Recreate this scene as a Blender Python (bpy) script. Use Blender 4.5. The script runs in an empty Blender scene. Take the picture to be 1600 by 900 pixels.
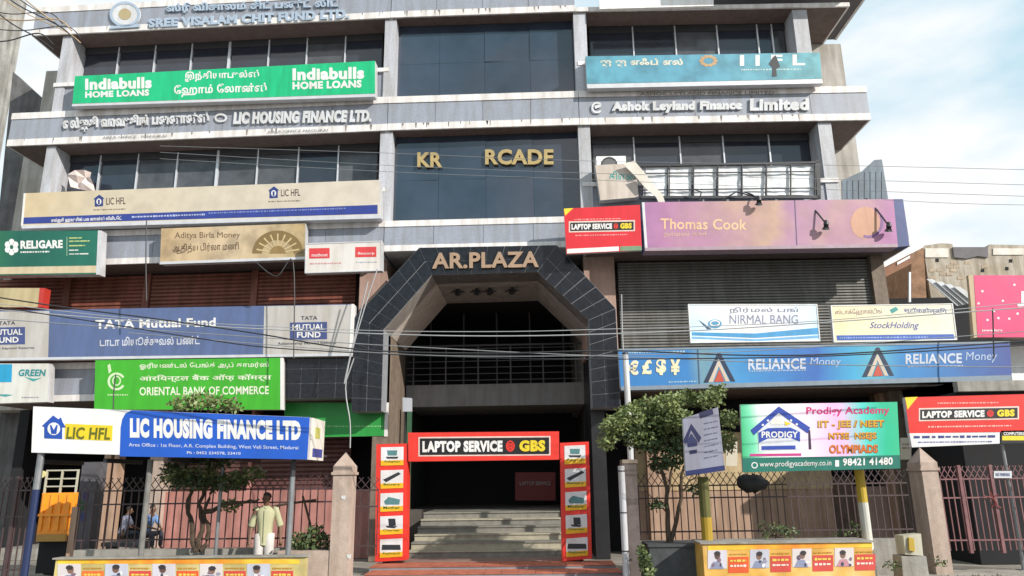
import bpy, bmesh, math, random
from mathutils import Vector, Matrix
R = math.radians
rnd = random.Random(7)
scn = bpy.context.scene
COL = scn.collection
# ------------------------------------------------------------------ camera
F = 1166.7; PITCH = .25425; ROLL = -.013607; YAW = -.034109; CAMZ = 1.85
fw = Vector((math.sin(YAW)*math.cos(PITCH), math.cos(YAW)*math.cos(PITCH), math.sin(PITCH)))
r0 = Vector((math.cos(YAW), -math.sin(YAW), 0)); u0 = r0.cross(fw)
rt = math.cos(ROLL)*r0 + math.sin(ROLL)*u0; up = -math.sin(ROLL)*r0 + math.cos(ROLL)*u0
CAM = Vector((0, 0, CAMZ))
cd = bpy.data.cameras.new('camera'); cam = bpy.data.objects.new('camera', cd); COL.objects.link(cam)
cd.sensor_width = 36; cd.lens = F/1600*36; cd.clip_end = 3000; cd.clip_start = .1
m = Matrix((rt, up, -fw)).transposed().to_4x4(); m.translation = CAM; cam.matrix_world = m
scn.camera = cam
# ------------------------------------------------------------------ world, sun, exposure
SUN_AZ = R(52); SUN_EL = R(27)            # azimuth: from the facade's outward normal towards the right
world = bpy.data.worlds.new("World"); scn.world = world; world.use_nodes = True
nt = world.node_tree; nt.nodes.clear()
N = lambda t, tree=None: (tree or nt).nodes.new(t)
wo = N('ShaderNodeOutputWorld'); bg = N('ShaderNodeBackground'); sky = N('ShaderNodeTexSky')
sky.sky_type = 'NISHITA'; sky.sun_disc = False; sky.sun_elevation = SUN_EL
tosun = Vector((math.sin(SUN_AZ)*math.cos(SUN_EL), -math.cos(SUN_AZ)*math.cos(SUN_EL), math.sin(SUN_EL)))
sky.sun_rotation = math.atan2(tosun.x, tosun.y); sky.air_density = 1.3; sky.dust_density = 1.6; sky.ozone_density = 1.5
tc = N('ShaderNodeTexCoord'); mp = N('ShaderNodeMapping'); mp.inputs['Scale'].default_value = (1, 1, 2.4)
mp.inputs['Location'].default_value = (.9, .35, .1)
nz = N('ShaderNodeTexNoise'); nz.inputs['Scale'].default_value = 1.7; nz.inputs['Detail'].default_value = 7; nz.inputs['Roughness'].default_value = .5
rp = N('ShaderNodeValToRGB'); rp.color_ramp.elements[0].position = .40; rp.color_ramp.elements[1].position = .54
mx = N('ShaderNodeMix'); mx.data_type = 'RGBA'; mx.inputs['B'].default_value = (12.4, 12.6, 12.8, 1)
hb = N('ShaderNodeMix'); hb.data_type = 'RGBA'; hb.inputs['Factor'].default_value = .8; hb.inputs['B'].default_value = (6.0, 10.2, 12.2, 1)
nt.links.new(tc.outputs['Generated'], mp.inputs[0]); nt.links.new(mp.outputs[0], nz.inputs[0]); nt.links.new(nz.outputs[0], rp.inputs[0])
nt.links.new(sky.outputs[0], hb.inputs['A']); nt.links.new(hb.outputs['Result'], mx.inputs['A'])
nt.links.new(rp.outputs[0], mx.inputs['Factor']); nt.links.new(mx.outputs['Result'], bg.inputs[0]); nt.links.new(bg.outputs[0], wo.inputs[0])
bg.inputs[1].default_value = .076
sd = bpy.data.lights.new('sun', 'SUN'); sd.energy = 4.9; sd.angle = R(.6); sd.color = (1, .94, .86)
sun = bpy.data.objects.new('sun', sd); COL.objects.link(sun); sun.location = (20, -20, 30)
sun.rotation_euler = tosun.to_track_quat('Z', 'Y').to_euler()
scn.view_settings.view_transform = 'Standard'; scn.view_settings.look = 'None'
scn.view_settings.exposure = .12; scn.view_settings.gamma = 1

# ------------------------------------------------------------------ frames: pixel of the photograph -> place on a real plane
def ray(x, y):
    return rt*((x-800)/F) - up*((y-450)/F) + fw
class Fr:
    """vertical plane; s along it, d towards the street, z up"""
    def __init__(s, ox, oy, ang=0):
        s.o = Vector((ox, oy, 0)); s.a = ang
        s.t = Vector((math.cos(ang), math.sin(ang), 0)); s.n = Vector((math.sin(ang), -math.cos(ang), 0))
    def w(s, a, d, z): return s.o + s.t*a + s.n*d + Vector((0, 0, z))
    def hit(s, x, y, d=0):
        r = ray(x, y); p0 = s.o + s.n*d
        t = s.n.dot(p0-CAM)/s.n.dot(r); p = CAM + r*t
        return (p-s.o).dot(s.t), p.z
    def S(s, x, y, d=0): return s.hit(x, y, d)[0]
    def Z(s, x, y, d=0): return s.hit(x, y, d)[1]
D = 19.0
def hx(x, y): r = ray(x, y); return r.x/r.y*D
XL = hx(603, 250); XR = hx(908, 250)
L = Fr(XL, D, -.0264); C = Fr(0, D, 0); Q = Fr(XR, D, .0268)
def Y(y, a=0): return Fr(0, y, a)
def ground(x, y, z=0):
    r = ray(x, y); t = (z-CAMZ)/r.z; return CAM + r*t

# ------------------------------------------------------------------ materials
MATS = {}
def mat(name, col, rough=.7, var=.12, scale=3, bump=0, metal=0, spec=.5, streak=0, bscale=None, col2=None, emit=0):
    if name in MATS: return MATS[name]
    ma = bpy.data.materials.new(name); ma.use_nodes = True; t = ma.node_tree; b = t.nodes['Principled BSDF']
    b.inputs['Roughness'].default_value = rough; b.inputs['Metallic'].default_value = metal; b.inputs['Specular IOR Level'].default_value = spec
    c = t.nodes.new('ShaderNodeTexCoord'); n = t.nodes.new('ShaderNodeTexNoise'); n.inputs['Scale'].default_value = scale
    n.inputs['Detail'].default_value = 6; n.inputs['Roughness'].default_value = .65
    t.links.new(c.outputs['Object'], n.inputs[0])
    ra = t.nodes.new('ShaderNodeValToRGB'); ra.color_ramp.elements[0].position = .3; ra.color_ramp.elements[1].position = .7
    c1 = [max(0, v*(1-var)) for v in col]; c2 = [min(1, v*(1+var)) for v in col] if col2 is None else col2
    ra.color_ramp.elements[0].color = (*c1, 1); ra.color_ramp.elements[1].color = (*c2, 1)
    t.links.new(n.outputs[0], ra.inputs[0]); out = ra.outputs[0]
    if streak:
        m2 = t.nodes.new('ShaderNodeMapping'); m2.inputs['Scale'].default_value = (2.6, 2.6, .35)
        n2 = t.nodes.new('ShaderNodeTexNoise'); n2.inputs['Scale'].default_value = 2.2; n2.inputs['Detail'].default_value = 5
        t.links.new(c.outputs['Object'], m2.inputs[0]); t.links.new(m2.outputs[0], n2.inputs[0])
        r2 = t.nodes.new('ShaderNodeValToRGB'); r2.color_ramp.elements[0].position = .35; r2.color_ramp.elements[1].position = .62
        v = 1-streak; r2.color_ramp.elements[0].color = (v, v*.97, v*.92, 1); r2.color_ramp.elements[1].color = (1, 1, 1, 1)
        mm = t.nodes.new('ShaderNodeMix'); mm.data_type = 'RGBA'; mm.blend_type = 'MULTIPLY'; mm.inputs['Factor'].default_value = 1
        t.links.new(n2.outputs[0], r2.inputs[0]); t.links.new(out, mm.inputs['A']); t.links.new(r2.outputs[0], mm.inputs['B']); out = mm.outputs['Result']
    t.links.new(out, b.inputs['Base Color'])
    if bump:
        n3 = t.nodes.new('ShaderNodeTexNoise'); n3.inputs['Scale'].default_value = bscale or scale*6; n3.inputs['Detail'].default_value = 5
        bm_ = t.nodes.new('ShaderNodeBump'); bm_.inputs['Strength'].default_value = bump; bm_.inputs['Distance'].default_value = .02
        t.links.new(c.outputs['Object'], n3.inputs[0]); t.links.new(n3.outputs[0], bm_.inputs['Height']); t.links.new(bm_.outputs[0], b.inputs['Normal'])
    MATS[name] = ma; return ma
def gradmat(name, stops, axis='X', warp=.25, scale=2.0, rough=.55, streak=.12):
    """printed colour gradient across a sign's own UV"""
    ma = bpy.data.materials.new(name); ma.use_nodes = True; t = ma.node_tree; b = t.nodes['Principled BSDF']; b.inputs['Roughness'].default_value = rough
    uv = t.nodes.new('ShaderNodeUVMap'); sp = t.nodes.new('ShaderNodeSeparateXYZ'); t.links.new(uv.outputs[0], sp.inputs[0])
    n = t.nodes.new('ShaderNodeTexNoise'); n.inputs['Scale'].default_value = scale; n.inputs['Detail'].default_value = 2; co0 = t.nodes.new('ShaderNodeTexCoord'); n.inputs['Scale'].default_value = scale*.45; t.links.new(co0.outputs['Object'], n.inputs[0])
    ad = t.nodes.new('ShaderNodeMath'); ad.operation = 'MULTIPLY_ADD'; ad.inputs[1].default_value = warp; t.links.new(n.outputs[0], ad.inputs[0])
    t.links.new(sp.outputs[axis], ad.inputs[2]); sb = t.nodes.new('ShaderNodeMath'); sb.operation = 'SUBTRACT'; sb.inputs[1].default_value = warp*.5
    t.links.new(ad.outputs[0], sb.inputs[0]); ra = t.nodes.new('ShaderNodeValToRGB'); e = ra.color_ramp.elements
    e[0].position = stops[0][0]; e[0].color = (*stops[0][1], 1); e[1].position = stops[-1][0]; e[1].color = (*stops[-1][1], 1)
    for p, c in stops[1:-1]: x = e.new(p); x.color = (*c, 1)
    t.links.new(sb.outputs[0], ra.inputs[0])
    n2 = t.nodes.new('ShaderNodeTexNoise'); n2.inputs['Scale'].default_value = 9; n2.inputs['Detail'].default_value = 6; n2.inputs['Scale'].default_value = 2.5; co_ = t.nodes.new('ShaderNodeTexCoord'); t.links.new(co_.outputs['Object'], n2.inputs[0])
    r2 = t.nodes.new('ShaderNodeMapRange'); r2.inputs[1].default_value = .35; r2.inputs[2].default_value = .6; r2.inputs[3].default_value = 1-streak; r2.inputs[4].default_value = 1
    t.links.new(n2.outputs[0], r2.inputs[0]); mm = t.nodes.new('ShaderNodeMix'); mm.data_type = 'RGBA'; mm.blend_type = 'MULTIPLY'; mm.inputs['Factor'].default_value = 1
    t.links.new(ra.outputs[0], mm.inputs['A']); t.links.new(r2.outputs[0], mm.inputs['B']); t.links.new(mm.outputs['Result'], b.inputs['Base Color'])
    return ma
def hexc(h):
    v = [int(h[i:i+2], 16)/255 for i in (0, 2, 4)]
    return tuple((c/12.92 if c < .04045 else ((c+.055)/1.055)**2.4) for c in v)
def ink(h, k=.8, rough=.5, dirt=.1):
    """printed or painted colour from a hex value"""
    return mat('print_'+h+str(k), tuple(c*k for c in hexc(h)), rough, .05, 2, streak=dirt, bump=.3, bscale=2.2)
granite = mat('granite', (.29, .315, .375), .45, .13, 26, .12, streak=.16)
whitestone = mat('white_stone', (.74, .72, .72), .6, .06, 4, .08, streak=.24)
columnst = mat('column_stone', (.47, .485, .53), .55, .12, 20, .1, streak=.25)
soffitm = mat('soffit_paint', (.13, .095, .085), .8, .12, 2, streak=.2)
darkglass2 = mat('tinted_glass_pale', (.075, .08, .09), .12, .4, 1.4, .02, spec=.5, bscale=1.5)
darkglass = mat('tinted_glass', (.024, .03, .044), .07, .25, .9, .015, spec=.75, bscale=1.5)
mirror = mat('mirror_glass', (.028, .04, .062), .05, .3, .7, .02, spec=.9, bscale=.8)
darkframe = mat('dark_metal', (.03, .03, .035), .5)
alu = mat('aluminium', (.62, .64, .68), .35, .06, 8, metal=.35)
steel = mat('galvanised_steel', (.24, .25, .26), .45, .15, 6, metal=.5)
blackt = mat('black_tile', (.010, .012, .017), .2, .5, 9, .03, spec=.35)
grout = mat('tile_grout', (.24, .25, .27), .8)
pinkwall = mat('pink_beige_wall', (.40, .27, .225), .8, .1, 5, .1, streak=.2)
brownstone = mat('brown_stone', (.20, .155, .12), .7, .25, 6, .25, streak=.3)
greyshut = mat('grey_shutter', (.185, .185, .175), .5, .12, 3, streak=.3, metal=.2)
redshut = mat('rust_shutter', (.22, .075, .05), .6, .2, 3, streak=.35)
brownshut = mat('brown_shutter', (.13, .055, .05), .6, .2, 3, streak=.3)
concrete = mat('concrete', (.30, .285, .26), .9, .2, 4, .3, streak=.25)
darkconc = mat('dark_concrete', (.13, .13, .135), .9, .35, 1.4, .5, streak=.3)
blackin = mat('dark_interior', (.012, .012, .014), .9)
pinkpaint = mat('pink_paint', (.44, .20, .175), .8, .1, 3, .1, streak=.3)
creampaint = mat('cream_paint', (.40, .265, .19), .8, .1, 3, .1, streak=.3)
pillarst = mat('pillar_stone', (.42, .33, .28), .8, .14, 7, .3, streak=.2)
fencem = mat('fence_paint', (.065, .04, .042), .5, .3, 5)
gatem = mat('gate_paint', (.18, .08, .085), .5, .3, 5)
white = mat('white_paint', (.8, .8, .8), .6, .04, 3, streak=.12)
redstep = mat('red_tile', (.44, .14, .085), .7, .2, 4, .1, streak=.2)
stepst = mat('step_stone', (.20, .19, .165), .6, .25, 5, .15)
stepst2 = mat('step_stone_pale', (.36, .33, .25), .6, .2, 5, .15)
stepbr = mat('step_stone_brown', (.26, .17, .14), .6, .2, 5, .15)
bark = mat('bark', (.07, .048, .032), .9, .4, 14, .6)
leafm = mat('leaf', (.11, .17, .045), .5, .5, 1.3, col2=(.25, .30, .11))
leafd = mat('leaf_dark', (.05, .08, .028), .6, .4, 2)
cable = mat('cable_rubber', (.025, .025, .028), .6)
cablel = mat('cable_pale', (.32, .33, .34), .5)
boxside = mat('sign_box_side', (.5, .5, .52), .5, .1, 3, streak=.3)

# ------------------------------------------------------------------ objects
ROOT = {}
def tag(o, label=None, cat=None, group=None, kind=None):
    if label: o['label'] = label
    if cat: o['category'] = cat
    if group: o['group'] = group
    if kind: o['kind'] = kind
    return o
def thing(name, label, cat, loc, group=None):
    o = bpy.data.objects.new(name, None); COL.objects.link(o); o.location = loc; o.empty_display_size = .2
    tag(o, label, cat, group); ROOT[o.name] = Vector(loc); return o
def base(o):
    while o is not None and o.parent is not None: o = o.parent
    return ROOT.get(o.name, Vector((0, 0, 0))) if o is not None else Vector((0, 0, 0))
def link(me, name, parent=None, loc=(0, 0, 0)):
    o = bpy.data.objects.new(name, me); COL.objects.link(o); o.parent = parent; o.location = loc; return o
class MB:
    def __init__(s): s.v = []; s.f = []; s.m = []; s.uv = {}
    def add(s, vs, fs, mi=0):
        b = len(s.v); s.v += [Vector(v) for v in vs]
        for f in fs: s.f.append([b+i for i in f]); s.m.append(mi)
    def box(s, fr, a0, a1, d0, d1, z0, z1, mi=0):
        """d0 = back, d1 = front (street side)"""
        vs = [fr.w(a, d, z) for z in (z0, z1) for d in (d0, d1) for a in (a0, a1)]
        s.add(vs, [(0, 1, 3, 2), (4, 6, 7, 5), (2, 3, 7, 6), (0, 4, 5, 1), (0, 2, 6, 4), (1, 5, 7, 3)], mi)
    def poly(s, fr, pts, d0, d1, mi=0, ms=None):
        """outline (s,z) extruded from d1 (front) back to d0"""
        n = len(pts); vs = [fr.w(a, d1, z) for a, z in pts] + [fr.w(a, d0, z) for a, z in pts]
        b = len(s.v); s.v += vs
        area = sum(pts[i][0]*pts[(i+1) % n][1]-pts[(i+1) % n][0]*pts[i][1] for i in range(n))
        o = list(range(n)) if area > 0 else list(range(n))[::-1]
        s.uv[len(s.f)] = True
        s.f.append([b+i for i in o]); s.m.append(mi)
        s.f.append([b+n+i for i in o[::-1]]); s.m.append(mi if ms is None else ms)
        for k in range(n):
            i, j = o[k], o[(k+1) % n]; s.f.append([b+i, b+n+i, b+n+j, b+j]); s.m.append(mi if ms is None else ms)
    def px(s, fr, pts, d1, th, mi=0, ms=None):
        s.poly(fr, [fr.hit(x, y, d1) for x, y in pts], d1-th, d1, mi, ms)
    def tube(s, pts, r, n=6, mi=0, cap=True):
        pts = [Vector(p) for p in pts]; b = len(s.v); rr = r if isinstance(r, (list, tuple)) else [r]*len(pts)
        for i, p in enumerate(pts):
            t = (pts[min(i+1, len(pts)-1)]-pts[max(i-1, 0)]).normalized()
            a = t.cross(Vector((0, 0, 1)) if abs(t.z) < .9 else Vector((1, 0, 0))).normalized(); c = t.cross(a)
            for k in range(n):
                th = 2*math.pi*k/n; s.v.append(p+(a*math.cos(th)+c*math.sin(th))*rr[i])
        for i in range(len(pts)-1):
            for k in range(n):
                q = (k+1) % n; s.f.append([b+i*n+k, b+i*n+q, b+(i+1)*n+q, b+(i+1)*n+k]); s.m.append(mi)
        if cap:
            s.f.append([b+k for k in range(n)][::-1]); s.m.append(mi); e = b+(len(pts)-1)*n
            s.f.append([e+k for k in range(n)]); s.m.append(mi)
    def build(s, name, mats, parent=None, smooth=False, loc=None):
        o = base(parent) if loc is None else Vector(loc)
        me = bpy.data.meshes.new(name); me.from_pydata([v-o for v in s.v], [], s.f); me.update()
        for x in (mats if isinstance(mats, (list, tuple)) else [mats]): me.materials.append(x)
        me.polygons.foreach_set('material_index', s.m)
        if smooth: me.polygons.foreach_set('use_smooth', [True]*len(s.f))
        if s.uv:
            ul = me.uv_layers.new(name='UVMap')
            for fi in s.uv:
                p = me.polygons[fi]; P = [me.vertices[i].co for i in p.vertices]
                t = Vector((1, 0, 0)); xs = [q.x for q in P]; zs = [q.z for q in P]
                for li, q in zip(p.loop_indices, P):
                    ul.data[li].uv = ((q.x-min(xs))/(max(xs)-min(xs)+1e-6), (q.z-min(zs))/(max(zs)-min(zs)+1e-6))
        ob = link(me, name, parent)
        if parent is None: ob.location = o
        return ob
def part(name, mt, parent, fn, **k):
    b = MB(); fn(b); return b.build(name, mt, parent, **k)
def boxpart(name, mt, parent, fr, a0, a1, d0, d1, z0, z1):
    b = MB(); b.box(fr, a0, a1, d0, d1, z0, z1); return b.build(name, mt, parent)
def pxpart(name, mt, parent, fr, pts, d, th=.003, **k):
    b = MB(); b.px(fr, pts, d, th); return b.build(name, mt, parent, **k)
def rect(x0, y0, x1, y1, k=0):
    return [(x0, y0), (x1, y0+k*(x1-x0)), (x1, y1+k*(x1-x0)), (x0, y1)]
# ---- lettering
_g = {}
def glyphs(s, bold=0, shear=0, res=3):
    key = (s, bold, shear)
    if key in _g: return _g[key]
    cu = bpy.data.curves.new('t', 'FONT'); cu.body = s; cu.offset = bold; cu.shear = shear; cu.resolution_u = res; cu.fill_mode = 'FRONT'; cu.space_character = 1+bold*1.6
    ob = bpy.data.objects.new('t', cu); me = bpy.data.meshes.new_from_object(ob)
    v = [(p.co.x, p.co.y) for p in me.vertices]; f = [list(p.vertices) for p in me.polygons]
    bpy.data.objects.remove(ob); bpy.data.curves.remove(cu); bpy.data.meshes.remove(me)
    _g[key] = (v, f); return v, f
def T(parent, fr, d, s, x0, y0, x1, y1, k=0, m=None, bold=.02, shear=0, th=0, name='lettering', q=None, each=False, label=None):
    """text filling a box of the photograph's pixels, lying on the plane at depth d; th>0 gives raised letters"""
    v, f = glyphs(s, bold, shear)
    if not v: return
    xs = [p[0] for p in v]; ys = [p[1] for p in v]; a, b, c, e = min(xs), max(xs), min(ys), max(ys)
    def mp_(p):
        u = (p[0]-a)/(b-a); w = (e-p[1])/(e-c)
        return fr.hit(x0+u*(x1-x0), y0+w*(y1-y0)+k*u*(x1-x0), d)
    pts = [mp_(p) for p in v]
    comps = [list(range(len(f)))]
    def emit(faces):
        b_ = MB(); used = sorted({i for fi in faces for i in f[fi]}); mpn = {i: n for n, i in enumerate(used)}
        n = len(used); vs = [fr.w(pts[i][0], d, pts[i][1]) for i in used]; fs = [[mpn[i] for i in f[fi]] for fi in faces]
        if th:
            vs += [fr.w(pts[i][0], d-th, pts[i][1]) for i in used]; cnt = {}
            for q_ in fs:
                for i in range(len(q_)):
                    ee = (q_[i], q_[(i+1) % len(q_)]); cnt[ee] = 1
            fs += [[i+n, i, j, j+n][::1] for (i, j) in cnt if (j, i) not in cnt]
        b_.add(vs, fs); return b_.build('letter' if each else name, m or white, parent)
    if each:
        # join faces that share vertices, then glyph pieces that overlap sideways
        par = list(range(len(v)))
        def fd(i):
            while par[i] != i: par[i] = par[par[i]]; i = par[i]
            return i
        for q_ in f:
            for i in q_[1:]: par[fd(i)] = fd(q_[0])
        g = {}
        for fi, q_ in enumerate(f): g.setdefault(fd(q_[0]), []).append(fi)
        gs = []
        for fl in g.values():
            x_ = [v[i][0] for fi in fl for i in f[fi]]; gs.append([min(x_), max(x_), fl])
        gs.sort(key=lambda t_: t_[0]); mg = []
        for lo, hi, fl in gs:
            if mg and lo < mg[-1][1]-.15*(hi-lo): mg[-1][1] = max(hi, mg[-1][1]); mg[-1][2] += fl
            else: mg.append([lo, hi, list(fl)])
        for t_ in mg: emit(t_[2])
    else:
        o = emit(comps[0])
        if label: o['label'] = label
        return o
def sign(name, label, cat, fr, d, quad, th, front, side=None, group=None, frame=None, fw_=3):
    """a box sign; quad = tl,tr,br,bl in pixels"""
    P = [fr.hit(x, y, d) for x, y in quad]; cx = sum(p[0] for p in P)/4; z = min(p[1] for p in P)
    root = thing(name, label, cat, fr.w(cx, d-th/2, z), group)
    b = MB(); b.poly(fr, P[::-1], d-th, d, 0, 1); b.build('panel', [front, side or boxside], root)
    if frame:
        b = MB(); inn = []
        (tl, tr, br, bl) = quad; w = fw_
        inn = [(tl[0]+w, tl[1]+w), (tr[0]-w, tr[1]+w), (br[0]-w, br[1]-w), (bl[0]+w, bl[1]-w)]
        for i in range(4):
            j = (i+1) % 4; b.px(fr, [quad[i], quad[j], inn[j], inn[i]], d+.012, .010)
        b.build('frame', frame, root)
    return root
def blob(root, name, fr, d, cx, cy, rx, ry, m, n=20, th=.003, a0=0, a1=360):
    pts = [(cx+rx*math.cos(R(a0+(a1-a0)*i/n)), cy-ry*math.sin(R(a0+(a1-a0)*i/n))) for i in range(n if a1-a0 >= 360 else n+1)]
    return pxpart(name, m, root, fr, pts, d, th)
def ring(root, name, fr, d, cx, cy, rx, ry, w, m, a0=0, a1=360, n=20):
    o = [(cx+rx*math.cos(R(a0+(a1-a0)*i/n)), cy-ry*math.sin(R(a0+(a1-a0)*i/n))) for i in range(n+1)]
    i_ = [(cx+(rx-w)*math.cos(R(a0+(a1-a0)*i/n)), cy-(ry-w)*math.sin(R(a0+(a1-a0)*i/n))) for i in range(n+1)]
    b = MB()
    for k in range(n): b.px(fr, [o[k], o[k+1], i_[k+1], i_[k]], d, .003)
    return b.build(name, m, root)
def ticks(root, fr, d, x0, x1, y, h, k, m, seed=1, w=(1.6, 4.5), gap=1.2):
    """a line of print too small to read"""
    r_ = random.Random(seed); b = MB(); x = x0
    while x < x1:
        ww = r_.uniform(*w); xe = min(x+ww, x1)
        hh = h*r_.uniform(.6, 1)
        b.px(fr, rect(x, y+k*(x-x0)-hh/2, xe, y+k*(x-x0)+hh/2, k), d, .002); x = xe+gap*r_.uniform(.6, 1.4)
    o = b.build('small_print', m, root); o['kind'] = 'stuff'; return o
# ================================================================== SETTING
def quadsheet(name, pts, z, m, kind='structure'):
    b = MB(); b.add([(x, y, z) for x, y in pts], [tuple(range(len(pts)))]); o = b.build(name, m); tag(o, kind=kind); return o
gm = mat('dusty_ground', (.26, .235, .20), .95, .3, 1.1, .5, bscale=30)
quadsheet('ground', [(-700, -500), (700, -500), (700, 1500), (-700, 1500)], -.01, gm)
asph = mat('asphalt', (.06, .058, .056), .9, .25, 6, .4, bscale=60)
quadsheet('road', [(-300, 1), (300, 1), (300, 11.2), (-300, 11.2)], -.004, asph)
pav = MB(); pf = Y(0); pav.box(pf, -60, 60, -11.55, -11.2, -.02, .12); o = pav.build('kerb', concrete); tag(o, kind='structure')
pv = mat('pavement_slab', (.31, .285, .25), .9, .3, 2.5, .4, bscale=25)
pm = MB(); pm.box(pf, -60, 60, -16.2, -11.56, -.02, .04); o = pm.build('pavement', pv); tag(o, kind='structure')
frp = Y(14)
r_ = random.Random(5)
mr = mat('rubble', (.2, .18, .15), .95, .4, 5, .5)
rb = MB()
for i in range(420):
    x = r_.choice([r_.uniform(6.4, 9.4), r_.uniform(-9, 12)]); y = r_.uniform(12.6, 15.2); s = r_.uniform(.008, .045)
    c = Vector((x, y, .045)); vs = [c+Vector((r_.uniform(.6, 1.2)*s*a, r_.uniform(.6, 1.2)*s*b_, r_.uniform(.5, 1)*s*cc)) for a, b_, cc in ((1, 0, 0), (-1, 0, 0), (0, 1, 0), (0, -1, 0), (0, 0, 1), (0, 0, -.4))]
    rb.add(vs, [(0, 2, 4), (2, 1, 4), (1, 3, 4), (3, 0, 4), (2, 0, 5), (1, 2, 5), (3, 1, 5), (0, 3, 5)])
o = rb.build('gravel', mr); tag(o, 'loose grey stones and litter scattered on the dusty pavement', 'gravel', kind='stuff')

# ================================================================== THE OFFICE BUILDING
B = thing('office_building', 'four storey grey and white office building covered in shop signs', 'building', (0, D, 0))
Z3b = L.Z(400, 212); Z3t = L.Z(400, 160); Z4b = L.Z(400, 38)
Z4t = Z4b+(L.Z(50, 13)-L.Z(50, 57)); Z2b = L.Z(300, 409); Z2t = C.Z(800, 340); Z1b = L.Z(100, 627); Z1t = L.Z(100, 567)
SB = -1.9
def band(fr, s0, s1, zb, zt, back, ends=(0, 0), st=.2):
    f = MB(); f.box(fr, s0+.04*ends[0], s1-.04*ends[1], back, -.045, zb+.01, zt-.01); fo = f.build('fascia', granite, B)
    for a, b_ in ((zb, zb+st), (zt-st, zt)):
        t = MB(); t.box(fr, s0, s1, back-.01, 0, a, b_); t.build('trim', whitestone, fo)
    n = max(1, round((s1-s0)/1.5)); w = (s1-s0)/n
    for i in range(n):
        t = MB(); t.box(fr, s0+i*w+.006, s0+(i+1)*w-.006, -.05, -.02-rnd.uniform(0, .004), zb+st+.012, zt-st-.012); t.build('stone_panel', granite, fo)
    return fo
sL4 = L.S(50, 50); sL3 = L.S(14, 205); sL2 = L.S(-25, 400); sL1 = L.S(-25, 600)
sR4 = Q.S(1328, 10); sR3 = Q.S(1358, 165); sR2 = Q.S(1418, 350); sR1 = Q.S(1555, 570)
band(L, sL4, 0, Z4b, Z4t, -3.2, (1, 0)); band(C, XL+.01, XR-.01, Z4b+.004, Z4t-.004, -3.2); boxpart('fascia', whitestone, B, Q, 0, sR4, -3.2, 0, Z4b, Z4b+.13)
band(L, sL3, 0, Z3b, Z3t, SB, (1, 0)); band(C, XL+.01, XR-.01, Z3b+.004, Z3t-.004, SB); band(Q, 0, sR3, Z3b, Z3t, SB, (0, 1))
band(L, sL2, 0, Z2b, Z2t, SB, (1, 0), .17); band(C, XL+.01, XR-.01, Z2b+.12, Z2t-.004, SB, st=.17); band(Q, 0, sR2, Z2b, Z2t, SB, (0, 1), .17)
band(L, sL1, -.05, Z1b, Z1t, SB, (1, 0), .17); band(Q, 1.0, sR1, Z1b, Z1t, SB, (0, 1), .17)
# soffit skins
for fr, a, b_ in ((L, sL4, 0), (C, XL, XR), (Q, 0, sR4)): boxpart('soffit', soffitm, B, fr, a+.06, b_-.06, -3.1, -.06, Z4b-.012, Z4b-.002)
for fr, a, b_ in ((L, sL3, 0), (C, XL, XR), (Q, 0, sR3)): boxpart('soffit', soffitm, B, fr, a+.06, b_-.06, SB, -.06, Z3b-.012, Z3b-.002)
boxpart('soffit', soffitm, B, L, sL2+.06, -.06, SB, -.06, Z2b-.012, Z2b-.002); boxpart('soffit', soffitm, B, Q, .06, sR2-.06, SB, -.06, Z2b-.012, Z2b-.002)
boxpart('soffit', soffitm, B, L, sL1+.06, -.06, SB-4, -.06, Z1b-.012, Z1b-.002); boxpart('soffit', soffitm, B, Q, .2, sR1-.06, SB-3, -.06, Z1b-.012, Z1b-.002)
# body behind
bodym = mat('rendered_wall', (.42, .40, .37), .85, .15, 1.5, .2, streak=.3)
sLb = L.S(66, 150, SB); sRb = Q.S(1322, 130, SB); sRb3 = Q.S(1346, 280, SB)
boxpart('wall', bodym, B, L, sLb, -.1, -12, SB, Z3t, Z4b-.02)
boxpart('wall', bodym, B, L, sLb-.3, -.1, -12, SB-.003, Z1b, Z3t)
boxpart('wall', bodym, B, Q, .1, sRb, -12, SB, Z3t, Z4b-.02)
boxpart('wall', bodym, B, Q, .1, sRb3, -12, SB-.003, Z1b, Z3t)
boxpart('wall', bodym, B, C, XL, XR, -12, SB+.3, Z2b+.1, Z4b-.03)
boxpart('roof', bodym, B, C, -9, 8, -13.5, -3.25, Z4b+.1, Z4b+.3)
_zr = Q.Z(1308, 60, -3.2); _sr = Q.S(1308, 60, -3.2)
rs_ = boxpart('roof_slab', granite, B, Q, Q.S(1117, 5), _sr-.06, -3.3, 1.6, _zr+.03, _zr+.5)
boxpart('trim', whitestone, rs_, Q, _sr-.06, _sr+.02, -3.3, 1.62, _zr, _zr+.22)
boxpart('soffit', mat('shaded_soffit', (.12, .11, .12), .85), rs_, Q, Q.S(1117, 5), _sr-.07, -3.28, 1.58, _zr+.01, _zr+.028)
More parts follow.
